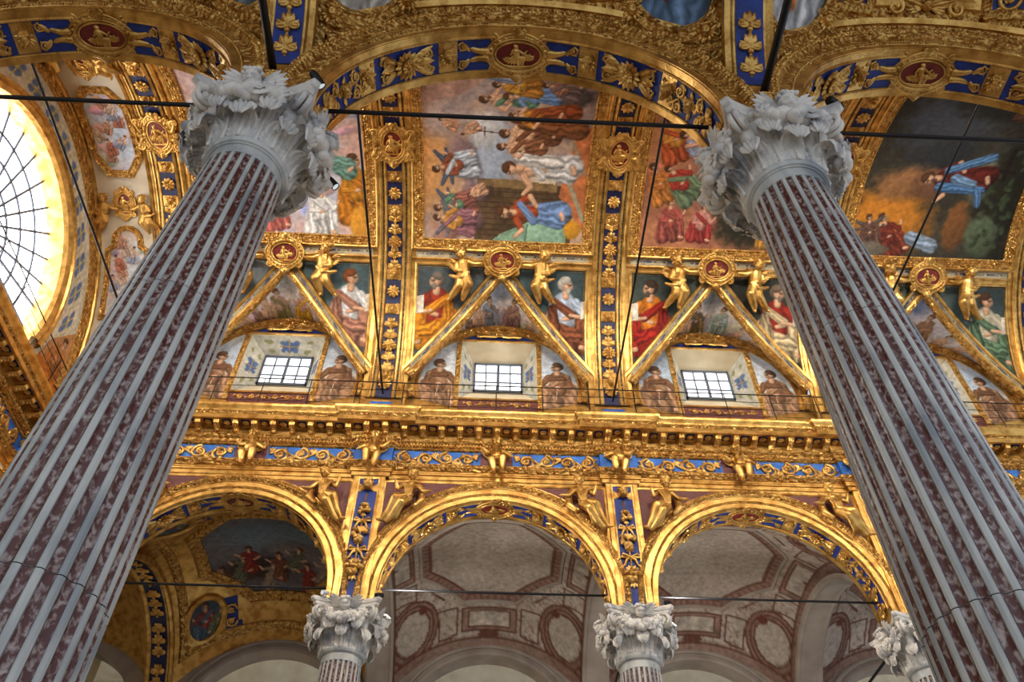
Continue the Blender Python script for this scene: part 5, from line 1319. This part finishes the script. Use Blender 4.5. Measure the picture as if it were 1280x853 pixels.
# ---- end wall: blue arabesque ring, spandrel figures; band of stucco frames next to it
def ring(P):
    for k_ in range(-8, 9):
        x = k_*.74
        for a in range(4): P.blob(x+.14*math.cos(a*Q+.78), .14*math.sin(a*Q+.78), .15, .12, (104,126,172), 0, .25, 0, .6)
        P.line([(x-.28,-.02),(x+.28,.02)], .045, (206,190,110)); P.line([(x,-.28),(x,.28)], .045, (206,190,110)); P.blob(x, 0, .07, .07, (206,190,110)); P.blob(x+.37, 0, .06, .16, (196,192,150), 0, .3, 0, .9)
def S_ring(a, r, h): rr = (ER+.32+RV-.36)/2+r; t = Q-a/rr; return np.stack([np.full_like(a, XU+.012), VY+rr*np.cos(t), (13.2)+rr*np.sin(t)], -1)
fresco('painted_border', S_ring, [(-5.6,-.56),(5.6,-.56),(5.6,.52),(-5.6,.52)], .035, 0, ring, parent=wall_end, c0=(222,216,196), c1=(206,204,190))
def corner_fig(P):
    P.fig(0,-.5,1.2,0,(206,140,80),(190,120,60)); P.cap((-.5,-.5),(.5,-.5),.2,.2,(196,120,50),.1)
def S_endu(u, v, h): return np.stack([XU+h+0*u, u, v], -1)
for s in (-1,1):
    o = fresco('corner_fresco', S_endu, [(VY+s*3.1,12.63),(VY+s*4.35,12.63),(VY+s*4.35,13.4),(VY+s*3.95,14.6),(VY+s*3.25,13.6)], .03, .02, corner_fig, 'orange painted figure at the foot of the fan window on the %s' % ('clerestory side' if s > 0 else 'aisle side'), 'fresco', None, None, (206,150,90), (190,140,100), 1.2, 4+s, (lambda U, V, s=s: ((U-VY-s*3.75), V-13.4)))
BX = -6.75
band = MB(); s_ = np.linspace(3*D2R, 177*D2R, 60)
for x0, x1 in ((-7.50,-7.40), (-6.1,-6.02)): strip(band, [S_vault(np.full(60, x0+(x1-x0)*q), s_, np.full(60, h)) for q, h in ((0,0),(.1,.08),(.5,.1),(.9,.08),(1,0))])
trim_band = struct(obj('trim_9', band, GOLD, auto=30))
rib_plate(-7.42, -6.1, 3, 177, .006, 'band_ground', STONE, trim_band)
def small_scene(seed, sky):
    def fn(P):
        clouds(P, 10, (206,190,190), seed, (-.5,.5,-.9,.9), (.15,.3)); R = random.Random(seed)
        for k_ in range(9): P.fig(-.25+.5*R.random(), -.8+.18*k_, .42, R.uniform(-.8,.8), ((200,150,130),(190,120,100),(160,170,200),(214,190,170))[k_ % 4], bare=k_ % 2 == 0)
    return fn
def end_band(sgn):
    mid = 90
    P8 = lambda a, d0, d1, k_: [(BX-a, (d0+k_)*D2R), (BX-a*.45, d0*D2R), (BX+a*.45, d0*D2R), (BX+a, (d0+k_)*D2R), (BX+a, (d1-k_)*D2R), (BX+a*.45, d1*D2R), (BX-a*.45, d1*D2R), (BX-a, (d1-k_)*D2R)]
    if sgn == 0:
        o = fresco('octagon_fresco', S_vault, P8(.46, 77, 103, 5), .025, .012, small_scene(3, 0), 'octagonal fresco of pale angels in the gilded band beside the fan window', 'fresco', None, None, (214,206,216), (190,204,224), 1.5, 2, lambda U, V: (U-BX, V-90*D2R))
        mb = MB(); ribbon(mb, S_vault, P8(.45, 77.3, 102.7, 5)[::-1], [(0,.01),(0,.05),(.03,.07),(.06,.04),(.14,.06),(.17,.08),(.2,.0)], True, .2); obj('frame', mb, ORN, o, True, 30)
        return
    f = lambda d: d if sgn > 0 else 180-d
    M = vault_frame(BX, f(66.5), .03); t = thing('gilded_medallion', 'gilded oval medallion in the band beside the fan window, %s side' % ('clerestory' if sgn > 0 else 'aisle'), 'sculpture', M.translation)
    mk('cartouche_frame', md_fr, t, M); mk('red_oval', md_ov, t, M); mk('relief_figure', md_fig, t, M)
    for s in (-1,1):
        A = vault_frame(BX+s*.47, f(63.5), .04); a = thing('gilded_angel', 'gilded child at the %s of the fan window band medallion, %s side' % ('window edge' if s < 0 else 'rib edge', 'clerestory' if sgn > 0 else 'aisle'), 'sculpture', A.translation)
        if s > 0: A = A @ Matrix.Scale(-1, 4, (1,0,0))
        mk('body', ANG, a, A @ Matrix.Scale(.9, 4))
    w0, w1 = sorted((f(32), f(58)))
    top = 58; arch = [(BX-.42, 30), (BX+.42, 30), (BX+.42, 51), (BX+.26, 52.5)] + [(BX+.26*math.cos(u), 54.5+3.4*math.sin(u)) for u in np.linspace(0, PI, 9)] + [(BX-.26, 52.5), (BX-.42, 51)]
    poly = [(x, f(d)*D2R) for x, d in arch]
    if sgn < 0: poly = poly[::-1]
    o = fresco('arched_fresco', S_vault, poly, .025, .012, small_scene(5+sgn, 0), 'arch-topped fresco of figures in the gilded band beside the fan window, %s' % ('clerestory side' if sgn > 0 else 'aisle side'), 'fresco', None, None, (206,190,180), (200,206,214), 1.5, 3+sgn, (lambda U, V, m=f(44)*D2R: (U-BX, V-m)))
    mb = MB(); ribbon(mb, S_vault, poly[::-1], [(0,.01),(0,.05),(.03,.07),(.06,.04),(.1,.06),(.12,.07),(.14,.0)], True, .2); obj('frame', mb, ORN, o, True, 30)
md_fr = cartouche_frame(.17, .26).mesh('cartouche_frame', GOLD, True, None); md_ov = oval(.18, .27, .02).mesh('red_oval', RED, False); md_fig = relief_figure(.42).warp(lambda V: V+np.array([0,0,.02])).mesh('relief_figure', GOLD, True, None)
for g_ in (0, 1, -1): end_band(g_)

# ================================================================== FAR AISLE
YC2 = 17.24; YB = 20.1
def chapel_wall():
    mb = MB(); R2, Z2 = 2.2, 8.03; ph = np.linspace(PI, 0, 33)
    for xc in FAR_BAYS:
        X = np.concatenate([[xc-B/2, xc-R2], xc+R2*np.cos(ph), [xc+R2, xc+B/2]]); Zb = np.concatenate([[ZF, ZF], Z2+R2*np.sin(ph), [ZF, ZF]])
        lo = np.stack([X, np.full_like(X, YB), Zb], 1); hi = lo.copy(); hi[:,2] = 11.4; strip(mb, [lo, hi])
        P = np.concatenate([[(xc-R2, YB, ZF)], np.stack([xc+R2*np.cos(ph), np.full(33, YB), Z2+R2*np.sin(ph)], 1), [(xc+R2, YB, ZF)]]); P2 = P.copy(); P2[:,1] = YB+.5; strip(mb, [P2, P])
    w_ = struct(obj('wall_chapels', mb, GREY_P, auto=30))
    for xc in FAR_BAYS[1:]:
        for r0, r1, h0, nm_ in ((R2, R2+.13, .05, 'arch_moulding'), (R2+.2, R2+.3, .04, 'arch_moulding')):
            e = MB(); rows = [np.array([(xc+r*math.cos(u), YB-h, Z2+r*math.sin(u)) for u in np.linspace(PI, 0, 41)]) for r, h in ((r0,0),(r0,h0),((r0+r1)/2,h0*1.4),(r1,h0),(r1,0))]; obj(nm_, strip(e, rows), GREY_P, w_, True, 30)
    b = MB(); b.add([(-14,YB+3.6,ZF),(17,YB+3.6,ZF),(17,YB+3.6,12.4),(-14,YB+3.6,12.4)], [(0,1,2,3)])
    struct(obj('wall_back', b, CREAM, smooth=False))
chapel_wall()
rf = MB(); rf.add([(-14,YB,11),(-5.5,YB,11),(-5.5,YB+3.7,11),(-14,YB+3.7,11)], [(0,3,2,1)]); struct(obj('ceiling_light_block', rf, CREAM, smooth=False))  # unseen roof added over the end chapel to keep sky light out
pt = MB(); pt.add([(-5.5,YB,ZF),(-5.5,YB+3.7,ZF),(-5.5,YB+3.7,13),(-5.5,YB,13)], [(0,1,2,3)]); struct(obj('wall_light_block', pt, CREAM, smooth=False))  # unseen partition added beside that roof, shutting off light from the open chapels
def far_paint(P):
    br = (110,72,60); md = (150,120,106)
    n = fbm(P.U*7, P.V*7, 3, 3); tex = (np.abs(n-.5) < .035).astype(float)
    a = np.abs(P.U); b = np.abs(P.V); octd = np.maximum(np.maximum(a, b), (a+b)*.72)
    field = (octd > 1.72) & (octd < 2.9)
    P.mix(tex*field*.75, md)
    P.mix(((octd > 1.55) & (octd < 1.78)).astype(float), md); 
    for r_ in (1.55, 1.78): P.mix(1-ss(.02,.045,np.abs(octd-r_)), br)
    P.mix(((np.sin(np.arctan2(P.V, P.U)*60) > 0) & (octd > 1.6) & (octd < 1.73)).astype(float)*.5, br)
    for sw in (-1,1):
        for q in (0,1):
            sw_ = lambda x, y: (x, y*sw) if q == 0 else (y*sw, x)
            P.poly([sw_(-.72,1.95), sw_(.72,1.95), sw_(.72,2.5), sw_(-.72,2.5)], md); P.poly([sw_(-.56,2.02), sw_(.56,2.02), sw_(.56,2.42), sw_(-.56,2.42)], (186,174,160))
            P.line([sw_(-.72,1.95), sw_(.72,1.95), sw_(.72,2.5), sw_(-.72,2.5)], .05, br, True); P.line([sw_(-.56,2.02), sw_(.56,2.02), sw_(.56,2.42), sw_(-.56,2.42)], .035, br, True)
            P.blob(*sw_(0,2.58), .3, .1, br, 0, .3, 0)
            for s in (-1,1):
                P.line([sw_(s*.85,1.9), sw_(s*1.35,1.9), sw_(s*1.3,2.6), sw_(s*.85,2.55)], .05, br, True)
    for sx in (-1,1):
        for sy in (-1,1):
            d = np.hypot((P.U-sx*1.98)/1.0, (P.V-sy*2.12)/1.15); P.mix((d < .62).astype(float), md); P.mix((d < .42).astype(float), (186,174,160))
            for r_ in (.62,.52,.42): P.mix(1-ss(.015,.035,np.abs(d-r_)), br)
            P.blob(sx*1.72, sy*1.72, .14, .14, (112,66,54), 0, .3, 0)
            P.line([(sx*1.2,sy*1.62),(sx*1.55,sy*1.25)], .05, br)
    P.mix(((a > 2.42) | (b > 2.66)).astype(float)*.8, md)
    for q, r_ in ((a,2.42),(b,2.66)): P.mix(1-ss(.02,.04,np.abs(q-r_)), br)
ft_par = []
for xc in FAR_BAYS[2:]:
    S = sail(xc, YC2); mb = MB(); xs = np.linspace(-2.75, 2.75, 131); ys = np.linspace(-2.86, 2.88, 137); X, Y = np.meshgrid(xs, ys)
    W = S(X.ravel()+xc, Y.ravel()+YC2, np.zeros(X.size)); strip(mb, list(W.reshape(137,131,3))); o = struct(obj('ceiling_aisle_%d' % (xc//1), mb, PAINT, None, True, None)); o.name = 'ceiling_aisle_far_%d' % int(xc)
    P = Pic(X.ravel(), Y.ravel(), (178,164,150), (196,184,170), 1.1, int(xc)); far_paint(P); P.finish(o.data)
    for sgn in (-1,1):      # stucco lines in relief
        r_ = 1.78; k_ = r_/.72-r_; oct_ = [(xc+r_, YC2-k_), (xc+r_, YC2+k_), (xc+k_, YC2+r_), (xc-k_, YC2+r_), (xc-r_, YC2+k_), (xc-r_, YC2-k_), (xc-k_, YC2-r_), (xc+k_, YC2-r_)]
    mb = MB(); ribbon(mb, S, oct_, [(-.04,0),(-.03,.04),(.03,.04),(.04,0)], True, .25); obj('octagon_moulding', mb, GREY_P, o, True, 30)
def aisle_rib(x, yc, zc, rr, half, w_, mat, name, y_in, sgn):
    mb = MB(); t0 = math.acos(half/rr); t = np.linspace(t0, PI-t0, 37)
    base = [(yc+half, H-.6)]; path = [(yc+half, H-.0)]+[(yc+rr*math.cos(u), zc+rr*math.sin(u)) for u in t]+[(yc-half, H-.0)]
    rows = []
    for d, h in ((-w_,-.12),(-w_,.0),(-w_+.06,.03),(-w_+.1,.0),(w_-.1,.0),(w_-.06,.03),(w_,.0),(w_,-.12)):
        rows.append(np.array([(x+d, y+(h*(yc-y)/rr), z-h*max(0,(z-zc)/rr)) for y, z in path]))
    return struct(obj(name, strip(mb, rows), mat, None, True, 30))
for i, x in enumerate((0., 5.5, 11.)): aisle_rib(x, YC2, 7.4, 3.06, 2.84, .34, GREY_P if i else GREY_P, 'trim_%d' % (20+i), 0, 1)
# the gilded first bay of the far aisle
S0 = sail(-2.75, YC2); mb = MB(); xs = np.linspace(-2.75, 2.75, 41); ys = np.linspace(-2.86, 2.88, 41); X, Y = np.meshgrid(xs, ys)
strip(mb, list(S0(X.ravel()-2.75, Y.ravel()+YC2, np.zeros(X.size)).reshape(41,41,3))); c0_ = struct(obj('ceiling_aisle_gilded', mb, GOLD, None, True, None))
def battle(P):
    P.blob(0,-.5,1.8,1.0,(110,126,140),0,.6); P.blob(.6,.2,1,.5,(120,112,112),0,.6); P.blob(-.5,.9,1.2,.5,(70,56,48),0,.5)
    for k_ in range(9): P.fig(-1.4+.36*k_, 1.6-.3*(k_ % 3), .95, PI+.25*(k_ % 2), ((130,80,60),(110,110,90),(150,60,50),(160,140,120))[k_ % 4], kind='stand')
oc = [(-2.75+1.75*math.cos(a), YC2+1.75*math.sin(a)) for a in np.linspace(PI/8, 2*PI+PI/8, 8, endpoint=False)]
o = fresco('aisle_fresco', S0, oc, .035, .015, battle, 'dim octagonal fresco of a crowd in the gilded aisle vault', 'fresco', None, None, (96,92,96), (120,116,120), 1.3, 3, lambda U, V: (U+2.75, V-YC2))
mb = MB(); ribbon(mb, S0, oc, [(0,.015),(0,.06),(-.05,.09),(-.1,.06),(-.22,.06),(-.26,.09),(-.3,0)][::-1], True, .2); obj('frame', mb, ORN, o, True, 30)
for k_, (sx, sy) in enumerate(((-1,1),(1,1),(-1,-1),(1,-1))):
    ov = [(-2.75+sx*1.85+.36*math.cos(a), YC2+sy*1.98+.46*math.sin(a)) for a in np.linspace(0, 2*PI, 20, endpoint=False)]
    o = fresco('oval_fresco', S0, ov, .03, .015, lambda P: (P.fig(0,.45,.85,PI,(150,70,60),(90,110,130)), P.fig(.2,.4,.6,PI+.3,(120,120,90))), 'dim oval fresco in gilded aisle vault, %s corner %s the end wall' % ('chapel' if sy > 0 else 'nave', 'near' if sx < 0 else 'away from'), 'fresco', 'ovals of the gilded aisle vault', None, (70,84,96), (90,80,76), 2, k_, (lambda U, V, sx=sx, sy=sy: (U+2.75-sx*1.85, V-YC2-sy*1.98)))
    mb = MB(); ribbon(mb, S0, ov, [(0,.015),(0,.06),(-.04,.08),(-.1,.05),(-.13,.07),(-.15,0)][::-1], True, .1); obj('frame', mb, GOLD, o, True, 30)
    bl = MB(); patch(bl, S0, [(-2.75+sx*1.15, YC2+sy*1.65), (-2.75+sx*1.5, YC2+sy*1.65), (-2.75+sx*1.4, YC2+sy*2.6), (-2.75+sx*1.0, YC2+sy*2.6)], .012, .1); obj('blue_panel', bl, BLUE, c0_)
sc_me = scroll(scroll(MB(), 0, .16, .15, 1.3, 1, 0), 0, -.18, .15, 1.3, -1, 0).mesh('leaf_scrollwork', GOLD, True, None)
for sx in (-1,1):
    for sy in (-1,1):
        p = S0(np.array(-2.75+sx*1.27), np.array(YC2+sy*2.1), np.array(.02)); n = (Vector((-2.75, YC2, 7.4))-Vector(p)).normalized(); ex = Vector((1,0,0)); ex = (ex-n*ex.dot(n)).normalized()
        mk('leaf_scrollwork', sc_me, c0_, frame(Vector(p), ex, n.cross(ex), n))
mb = MB(); ribbon(mb, S0, [(-2.75-2.3,YC2-2.5),(-2.75+2.3,YC2-2.5),(-2.75+2.3,YC2+2.5),(-2.75-2.3,YC2+2.5)], [(-.1,0),(-.08,.05),(0,.08),(.08,.05),(.1,0)], True, .2); obj('border_moulding', mb, ORN, c0_, True, 30)
rib0 = aisle_rib(-5.5, YC2, 7.4, 3.06, 2.84, .34, GOLD, 'trim_23', 0, 1)
mb = MB(); t0 = math.acos(2.84/3.06); t = np.linspace(t0, PI-t0, 33); strip(mb, [np.array([(-5.5+d, YC2+3.05*math.cos(u), 7.4+3.05*math.sin(u)) for u in t]) for d in (-.2,.2)]); obj('rib_ground', mb, NAVY, rib0)
fl_me = candelabra(.36, .9, 3).mesh('leaf_scrollwork', GOLD, True, None)
for u in (.6, .95, 1.3, 1.65, 2.0, 2.35): mk('leaf_scrollwork', fl_me, rib0, frame((-5.5, YC2+3.03*math.cos(u), 7.4+3.03*math.sin(u)), (1,0,0), (0,-math.sin(u),math.cos(u)), (0,-math.cos(u),-math.sin(u))))
S1 = sail(-2.75-B, YC2); mb = MB(); strip(mb, list(S1(X.ravel()-2.75-B, Y.ravel()+YC2, np.zeros(X.size)).reshape(41,41,3))); struct(obj('ceiling_aisle_end', mb, GOLD, None, True, None))

# ================================================================== NEAR AISLE (gilded vaults over the viewer)
YC1 = .93; ZC1 = 7.66
bl_me = candelabra(.30, .9, 3).mesh('leaf_scrollwork', GOLD, True, None); mkp = mask_panel(.3,.3).mesh('gilt_mask', GOLD, True, None)
acr = MB(); add_head(acr, (0,.02,.05), .08)
for sx in (-1,1):
    scroll(acr, sx*.42, 0, .12, 1.4, sx, PI/2, .035); P_ = np.array([(0,0,.03),(sx*.2,.06,.05),(sx*.42,.12,.03)]); tube(acr, P_, .03, 6); wing(acr, sx*.06, 0, sx, .24, 5, .02)
acr_me = acr.mesh('crowning_scroll', GOLD, True, None)
def on_sail(S, c, x, y, h=.02):
    p = Vector(S(np.array(x), np.array(y), np.array(h))); n = (Vector((c, YC1, ZC1))-p).normalized(); ex = Vector((1,0,0)); ex = (ex-n*ex.dot(n)).normalized(); return frame(p, ex, n.cross(ex), n)
def sib(robe, mantle, flip):
    def fn(P): P.blob(0,0,.7,.7,(70,84,80),0,.7); P.fig(0,.62,1.35,PI,robe,mantle,face=flip); P.cap((.1,.4),(.25,-.1),.2,.24,mantle,.25)
    return fn
OV = {(-2.75,1):((150,60,50),(120,130,140),'dusky red'), (2.75,-1):((120,60,44),(196,190,180),'brown and white'), (2.75,1):((110,50,44),(110,140,176),'blue and red'), (8.25,-1):((190,110,50),(206,210,214),'orange and white'), (8.25,1):((120,70,60),(110,120,90),'olive'), (-2.75,-1):((90,70,60),(110,100,90),'brown')}
for i, c in enumerate(NEAR_BAYS):
    S = sail(c, YC1, ZC1); mb = MB(); xs = np.linspace(-2.75, 2.75, 49); ys = np.linspace(-2.84, 2.84, 49); X, Y = np.meshgrid(xs, ys)
    strip(mb, list(S(X.ravel()+c, Y.ravel()+YC1, np.zeros(X.size)).reshape(49,49,3))); cl = struct(obj('ceiling_near_aisle_%d' % (i+1), mb, ORN, None, True, None))
    for sy in (1,):
        ye = YC1+sy*2.78
        for off_, m_, pr in ((0., ORN, [(-.06,0),(-.05,.05),(0,.08),(.05,.05),(.06,0)]), (.16, GOLD, [(-.04,0),(-.03,.04),(.03,.04),(.04,0)])):
            e = MB(); ribbon(e, S, [(c-2.4, ye-off_), (c+2.4, ye-off_)], pr, False, .2); obj('border_moulding', e, m_, cl, True, 30)
        b = MB(); beads(b, S, [(c-2.3, ye-.09), (c+2.3, ye-.09)], 0, .03, .07, .018); stuff(obj('bead_row', b, GOLD, cl))
        mk('crowning_scroll', acr_me, cl, on_sail(S, c, c, ye-.3))
        # centre panel, blue fields beside it
        pn = [(c-.62, ye-.95), (c+.62, ye-.95), (c+.62, ye-.42), (c-.62, ye-.42)]
        fresco('painted_panel', S, pn, .04, .012, lambda P: (P.blob(0,0,.6,.3,(96,110,84)), P.blob(.4,.1,.2,.3,(120,50,40)), P.blob(-.5,0,.2,.3,(110,70,80))), parent=cl, c0=(84,80,66), c1=(110,96,84), coords=(lambda U, V, c=c, ye=ye: (U-c, V-ye+.7)))
        e = MB(); ribbon(e, S, pn, [(0,.012),(0,.04),(-.04,.06),(-.1,.04),(-.12,.0)][::-1], True, .2); obj('panel_frame', e, GOLD, cl, True, 30)
        for s in (-1,1):
            q = [(c+s*.86, ye-.34), (c+s*1.3, ye-.4), (c+s*1.2, ye-1.0), (c+s*.86, ye-1.0)]; q = q if s > 0 else q[::-1]
            g = MB(); patch(g, S, q, .012, .06); obj('blue_panel', g, BLUE, cl)
            mk('leaf_scrollwork', sc_me, cl, on_sail(S, c, c+s*1.05, ye-.62)); e = MB(); ribbon(e, S, q[::-1], [(0,.012),(0,.04),(-.04,.06),(-.1,.04),(-.12,0)][::-1], True, .2); obj('panel_frame', e, ORN, cl, True, 30)
            ox, oy = c+s*1.93, ye-.62; ov = [(ox+.5*math.cos(a), oy+.46*math.sin(a)) for a in np.linspace(0, 2*PI, 28, endpoint=False)]
            rb, mt, nm_ = OV[(c, s)]
            f_ = fresco('oval_fresco', S, ov, .026, .014, sib(rb, mt, s), 'oval fresco of a seated figure in %s in the gilded near vault' % nm_, 'fresco', None, None, (76,88,84), (60,66,64), 2, i+s, (lambda U, V, ox=ox, oy=oy: (U-ox, V-oy)))
            e = MB(); ribbon(e, S, ov, [(0,.014),(0,.06),(-.04,.08),(-.07,.05),(-.13,.05),(-.16,.08),(-.2,0)][::-1], True, .1); obj('frame', e, ORN, f_, True, 30)
            for a in range(0, 28, 7): mk('gilt_mask', mkp, f_, on_sail(S, c, ox+.62*math.cos(a*.224+.8), oy+.58*math.sin(a*.224+.8), .05))
for i, x in enumerate((0., 5.5, -5.5, 11.)):
    r = aisle_rib(x, YC1, ZC1, 3.1, 2.80, .30, GOLD, 'trim_%d' % (30+i), 0, 1)
    mb = MB(); t0 = math.acos(2.80/3.1); t = np.linspace(t0, PI-t0, 33); strip(mb, [np.array([(x+d, YC1+(3.1-.012)*math.cos(u), ZC1+(3.1-.012)*math.sin(u)) for u in t]) for d in (-.17,.17)]); obj('rib_ground', mb, BLUE, r)
    for u in (.62, 1.0, 1.38):
        p = Vector((x, YC1+3.08*math.cos(u), ZC1+3.08*math.sin(u))); n = Vector((0,-math.cos(u),-math.sin(u))); mk('leaf_scrollwork', bl_me, r, frame(p, (1,0,0), (0,-math.sin(u),math.cos(u)), n))
    p = Vector((x, YC1+2.76, H+.45)); mk('gilt_mask', mkp, r, frame(p, (1,0,0), (0,0,1), (0,-1,0)))

# ------------------------------------------------------------------ lift everything so that the floor is z = 0
for o in scene.objects:
    if o.parent is None: o.location.z += EYE
